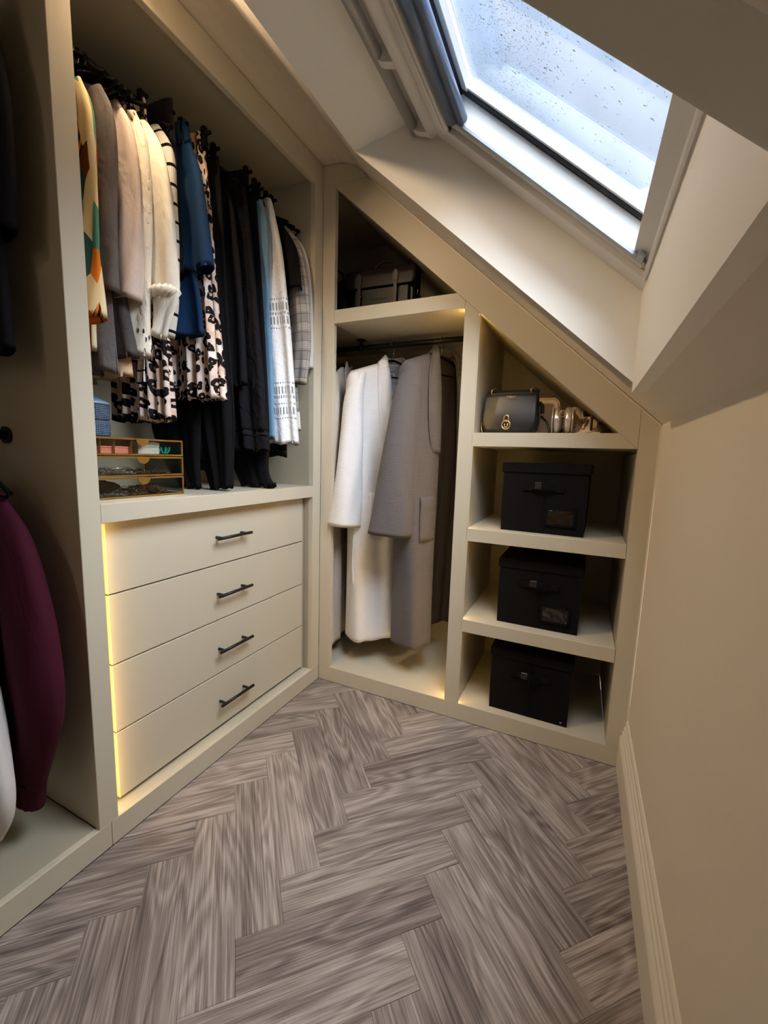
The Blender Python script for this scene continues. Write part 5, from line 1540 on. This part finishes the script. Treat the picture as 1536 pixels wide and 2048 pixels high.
for sx in (-0.100, 0.086):
    b = B()
    lens = [(0, 0.212), (0.010, 0.200), (0.014, 0.185), (0.011, 0.165), (0.008, 0.150), (0.008, 0.0), (-0.008, 0.0), (-0.008, 0.150), (-0.011, 0.165), (-0.014, 0.185), (-0.010, 0.200)]
    b.prism([(sx+a_, z_+0.004) for a_, z_ in lens], -0.078, -0.074, 0.0008)
    st = b.obj('strap', 'leather_brown', t)
    b = B(); b.lathe([(0, 0), (0.004, 0.0005), (0.004, 0.002), (0, 0.003)], (sx, -0.081, 0.163), 12, 'y'); b.lathe([(0, 0), (0.003, 0.0005), (0.003, 0.002), (0, 0.003)], (sx+0.010, -0.081, 0.110), 12, 'y'); b.obj('stud', 'chrome', st)
    b = B(); b.tube([(sx+0.012, -0.081, 0.135), (sx+0.024, -0.081, 0.135), (sx+0.024, -0.081, 0.118), (sx+0.012, -0.081, 0.118)], 0.0014, 6, closed=True); b.obj('buckle', 'chrome', st)
b = B(); b.tube([(-0.055, 0, 0.246), (-0.050, 0, 0.262), (-0.035, 0, 0.278), (-0.01, 0, 0.287), (0.02, 0, 0.287), (0.045, 0, 0.277), (0.058, 0, 0.262), (0.062, 0, 0.246)], 0.0058, 10); b.obj('handle', 'leather_brown', t)
b = B(); b.box(-0.050, 0.045, -0.0635, -0.0615, 0.095, 0.0965, 0); b.obj('embossed_line', 'ink', t)
b = B(); b.tube([(0.176, -0.02, 0.15), (0.184, -0.03, 0.13), (0.180, -0.03, 0.11)], 0.0020, 8); b.tube([(0.186, -0.03, 0.09), (0.198, -0.035, 0.06), (0.206, -0.03, 0.03)], 0.0026, 8); b.obj('strap_clip', 'chrome', t)
b = B(); b.tube([(0.182, -0.02, 0.12), (0.205, -0.03, 0.07), (0.215, -0.02, 0.02), (0.24, 0.0, 0.006), (0.20, 0.03, 0.006)], 0.009, 8, flat=0.4); b.obj('shoulder_strap', 'leather_black', t)
t = tag(empty('black_bag', (-0.105, 0.26, S0T), 0), 'slouchy plain black bag in shadow at the left of the satchel', 'bag')
b = B(); P = []
for z, hx, hy in ((0.0, 0.085, 0.05), (0.01, 0.105, 0.068), (0.08, 0.108, 0.07), (0.15, 0.100, 0.055), (0.20, 0.088, 0.035), (0.225, 0.080, 0.018), (0.23, 0.070, 0.006)):
    P.append([(hx*math.copysign(abs(cos(2*pi*k2/40))**.7, cos(2*pi*k2/40))+0.004*sin(5*k2), hy*math.copysign(abs(sin(2*pi*k2/40))**.7, sin(2*pi*k2/40))+0.003*sin(3*k2), z+(0.012*sin(2*pi*k2/40*2) if z > 0.19 else 0)) for k2 in range(40)])
V = b.grid(P, True); b.bm.faces.new(V[0]); b.bm.faces.new(V[-1]); b.obj('body', 'leather_black', t)
b = B(); b.tube([(-0.06, 0, 0.20), (-0.05, 0.01, 0.28), (0.0, 0.02, 0.31), (0.05, 0.01, 0.27), (0.062, 0, 0.20)], 0.006, 8); b.obj('handle', 'leather_black', t)

# ------------------------------------------------------------------ glass jewellery box and its contents, on the counter
JX0, JX1, JY0, JY1 = -0.275, -0.088, -1.005, -0.702
t = tag(empty('jewellery_box', ((JX0+JX1)/2, (JY0+JY1)/2, CT)), 'three-tier clear glass jewellery box with brass edges and round brass pulls', 'jewellery box')
jx, jy = (JX1-JX0)/2, (JY1-JY0)/2
tiers = [(0.0, 0.0625), (0.0635, 0.1255), (0.1265, 0.180)]
for i, (z0, z1) in enumerate(tiers):
    b = B(); r = 0.0026
    for zz in (z0+r+0.001, z1-r-0.0005):
        for s_ in (-1, 1):
            b.box(-jx, jx, s_*jy-r if s_ < 0 else jy-r, s_*jy+r if s_ < 0 else jy+r, zz-r, zz+r, 0.0008)
            b.box(s_*jx-r, s_*jx+r, -jy, jy, zz-r, zz+r, 0.0008)
    for sx in (-1, 1):
        for sy in (-1, 1): b.box(sx*jx-r, sx*jx+r, sy*jy-r, sy*jy+r, z0+0.001, z1-0.0005, 0.0008)
    fr = b.obj('brass_frame', 'brass', t)
    b = B()
    b.box(jx-0.0006, jx+0.0006, -jy+0.003, jy-0.003, z0+0.008, z1-0.008, 0)
    b.box(-jx-0.0006, -jx+0.0006, -jy+0.003, jy-0.003, z0+0.008, z1-0.008, 0)
    b.box(-jx+0.003, jx-0.003, jy-0.0006, jy+0.0006, z0+0.008, z1-0.008, 0)
    b.box(-jx+0.003, jx-0.003, -jy-0.0006, -jy+0.0006, z0+0.008, z1-0.008, 0)
    b.box(-jx+0.003, jx-0.003, -jy+0.003, jy-0.003, z0+0.004, z0+0.0055, 0)
    if i == 2: b.box(-jx+0.003, jx-0.003, -jy+0.003, jy-0.003, z1-0.004, z1-0.0025, 0)
    b.obj('glass_panel', 'glass', fr)
    b = B()   # half-disc pull hanging from the upper edge of the drawer front
    pl_ = [(0.021*cos(a_), 0.021*sin(a_)) for a_ in [pi+pi*q/16 for q in range(17)]]
    b.prism([(p0+0.010, z1-0.002+p1) for p0, p1 in pl_], jx+0.0032, jx+0.0052, 0.0004, axis='x')
    b.obj('pull', 'brass', fr)
    if i == 2:
        b = B()
        for yy in (-0.11, -0.07, -0.02): b.box(-jx+0.01, jx-0.006, yy-0.001, yy+0.001, z0+0.006, z1-0.006, 0)
        b.obj('divider', 'brass', fr)
jc = Vector(t.location)
def item(name, cat, lab, group='things inside the glass jewellery box', loc=(0, 0, 0), rz=0):
    return tag(empty(name, tuple(jc+Vector(loc)), radians(rz)), lab, cat, group)
zt3 = 0.1265+0.0060
for k2, yy in enumerate((-0.094, -0.038)):
    q = item('coral_box', 'small box', ('left' if k2 == 0 else 'right') + ' one of two flat coral pink card boxes in the top tier', loc=(0.045, yy, zt3))
    b = B(); b.box(-0.03, 0.03, -0.026, 0.026, 0, 0.016, 0.001); bo = b.obj('base', 'coral', q)
    b = B(); b.box(-0.0305, 0.0305, -0.0265, 0.0265, 0.0165, 0.021, 0.001); b.obj('lid', 'coral', q)
q = item('card_box', 'small box', 'cream square card gift box in the top tier', loc=(0.042, 0.048, zt3))
b = B(); b.box(-0.03, 0.03, -0.036, 0.036, 0, 0.022, 0.001); b.obj('base', 'card', q)
b = B(); b.box(-0.031, 0.031, -0.037, 0.037, 0.0225, 0.037, 0.001); b.obj('lid', 'card', q)
q = item('folded_card', 'card', 'small white paper card leaning beside the cream gift box', loc=(0.035, -0.020, zt3+0.0215), rz=10)
b = B(); b.box(-0.02, 0.012, -0.030, 0.026, 0.0, 0.0015, 0, mat=Matrix.Rotation(radians(10), 4, 'X')); b.obj('sheet', 'label', q)
q = item('turquoise_hair_tie', 'hair tie', 'tangled turquoise spiral hair tie in the top tier', loc=(0.045, 0.110, zt3))
b = B(); b.tube([((0.016+0.006*cos(9*a_))*cos(a_), (0.024+0.007*cos(9*a_))*sin(a_), 0.013+0.010*sin(9*a_+a_)) for a_ in [2*pi*k2/120 for k2 in range(120)]], 0.0024, 6, closed=True); b.obj('coil', 'teal', q)
def trinkets(name, z, y0, y1, n, mat, lab, seed, hmax):
    rnd = random.Random(seed)
    q = item(name, 'jewellery', lab, loc=(0, 0, z)); q['kind'] = 'stuff'
    b = B()
    for i in range(n):
        x_ = rnd.uniform(-0.02, jx-0.012); y_ = rnd.uniform(y0, y1)
        hh = hmax*(1-((y_-(y0+y1)/2)/((y1-y0)/2))**2)
        z_ = rnd.uniform(0.002, 0.004+hh)
        if i % 3 == 0:
            b.lathe([(0.0, -0.0022), (0.0022, -0.0011), (0.0026, 0.0), (0.0022, 0.0011), (0.0, 0.0022)], (x_, y_, z_), 6)
        else:
            r = rnd.uniform(0.004, 0.010); ax = Vector((rnd.gauss(0, .5), rnd.gauss(0, .5), 1)).normalized()
            a1 = ax.orthogonal().normalized(); a2 = ax.cross(a1)
            z_ = max(z_, 0.002+r*sqrt(max(0, 1-ax.z**2)))
            b.tube([Vector((x_, y_, z_))+a1*r*cos(2*pi*k2/12)+a2*r*sin(2*pi*k2/12) for k2 in range(12)], 0.0009, 5, closed=True)
    o = b.obj('chains', mat, q); o['kind'] = 'stuff'
trinkets('silver_jewellery', 0.0635+0.0055, -0.13, 0.0, 150, 'jewel', 'heap of silver chains and rings in the middle tier, left half', 3, 0.016)
trinkets('gilt_jewellery', 0.0635+0.0055, 0.0, 0.115, 120, 'jewel2', 'flat spread of gilt bracelets in the middle tier, right half', 4, 0.006)
trinkets('gilt_jewellery', 0.0055, -0.03, 0.11, 220, 'jewel2', 'heap of dark gilt chains in the lowest tier', 5, 0.022)
trinkets('silver_jewellery', 0.0055, -0.14, -0.03, 110, 'jewel', 'pale chains spread in the lowest tier below the black pouch', 6, 0.006)
q = item('silver_bangle', 'bangle', 'wide polished silver bangle lying in the middle tier', loc=(0.04, -0.035, 0.0635+0.007))
b = B(); b.tube([(0.022*cos(a_), 0.036*sin(a_), 0.010+0.008*cos(a_)) for a_ in [2*pi*k2/32 for k2 in range(32)]], 0.004, 10, closed=True); b.obj('band', 'jewel', q)
q = item('black_pouch', 'pouch', 'crumpled black velvet pouch in the lowest tier', loc=(0.05, -0.095, 0.013))
b = B(); P = []
for j in range(9):
    v = j/8
    P.append([(0.024*sin(pi*(0.08+0.84*v))*cos(2*pi*i/24)+0.003*sin(3*i+j), -0.045+0.1*v, 0.020+0.019*sin(pi*(0.08+0.84*v))*sin(2*pi*i/24)+0.002*sin(2*i+3*j)) for i in range(24)])
V = b.grid(P, True); b.bm.faces.new(V[0]); b.bm.faces.new(V[-1]); b.obj('body', 'black_velvet', q)

# stacked blue cut-glass jars on the box
for k2, (lab, zz) in enumerate((('lower pale blue cut-glass jar, standing on the jewellery box', 0.0), ('upper pale blue cut-glass jar with a domed lid, stacked on another jar', 0.0485))):
    q = tag(empty('glass_jar', (-0.215, -0.912, CT+0.1805+zz)), lab, 'glass jar', 'blue cut-glass jars')
    B().lathe([(0.0, 0.0), (0.040, 0.0), (0.046, 0.003), (0.0475, 0.010), (0.0475, 0.038), (0.046, 0.045), (0.043, 0.048), (0.0, 0.048)], (0, 0, 0), 48).obj('body', 'blue_glass', q)
    if k2:
        l_ = B().lathe([(0.0, 0.0485), (0.048, 0.0485), (0.048, 0.053), (0.040, 0.060), (0.024, 0.068), (0.010, 0.073), (0.006, 0.078), (0.009, 0.084), (0.0, 0.088)], (0, 0, 0), 40).obj('lid', 'blue_smooth', q)
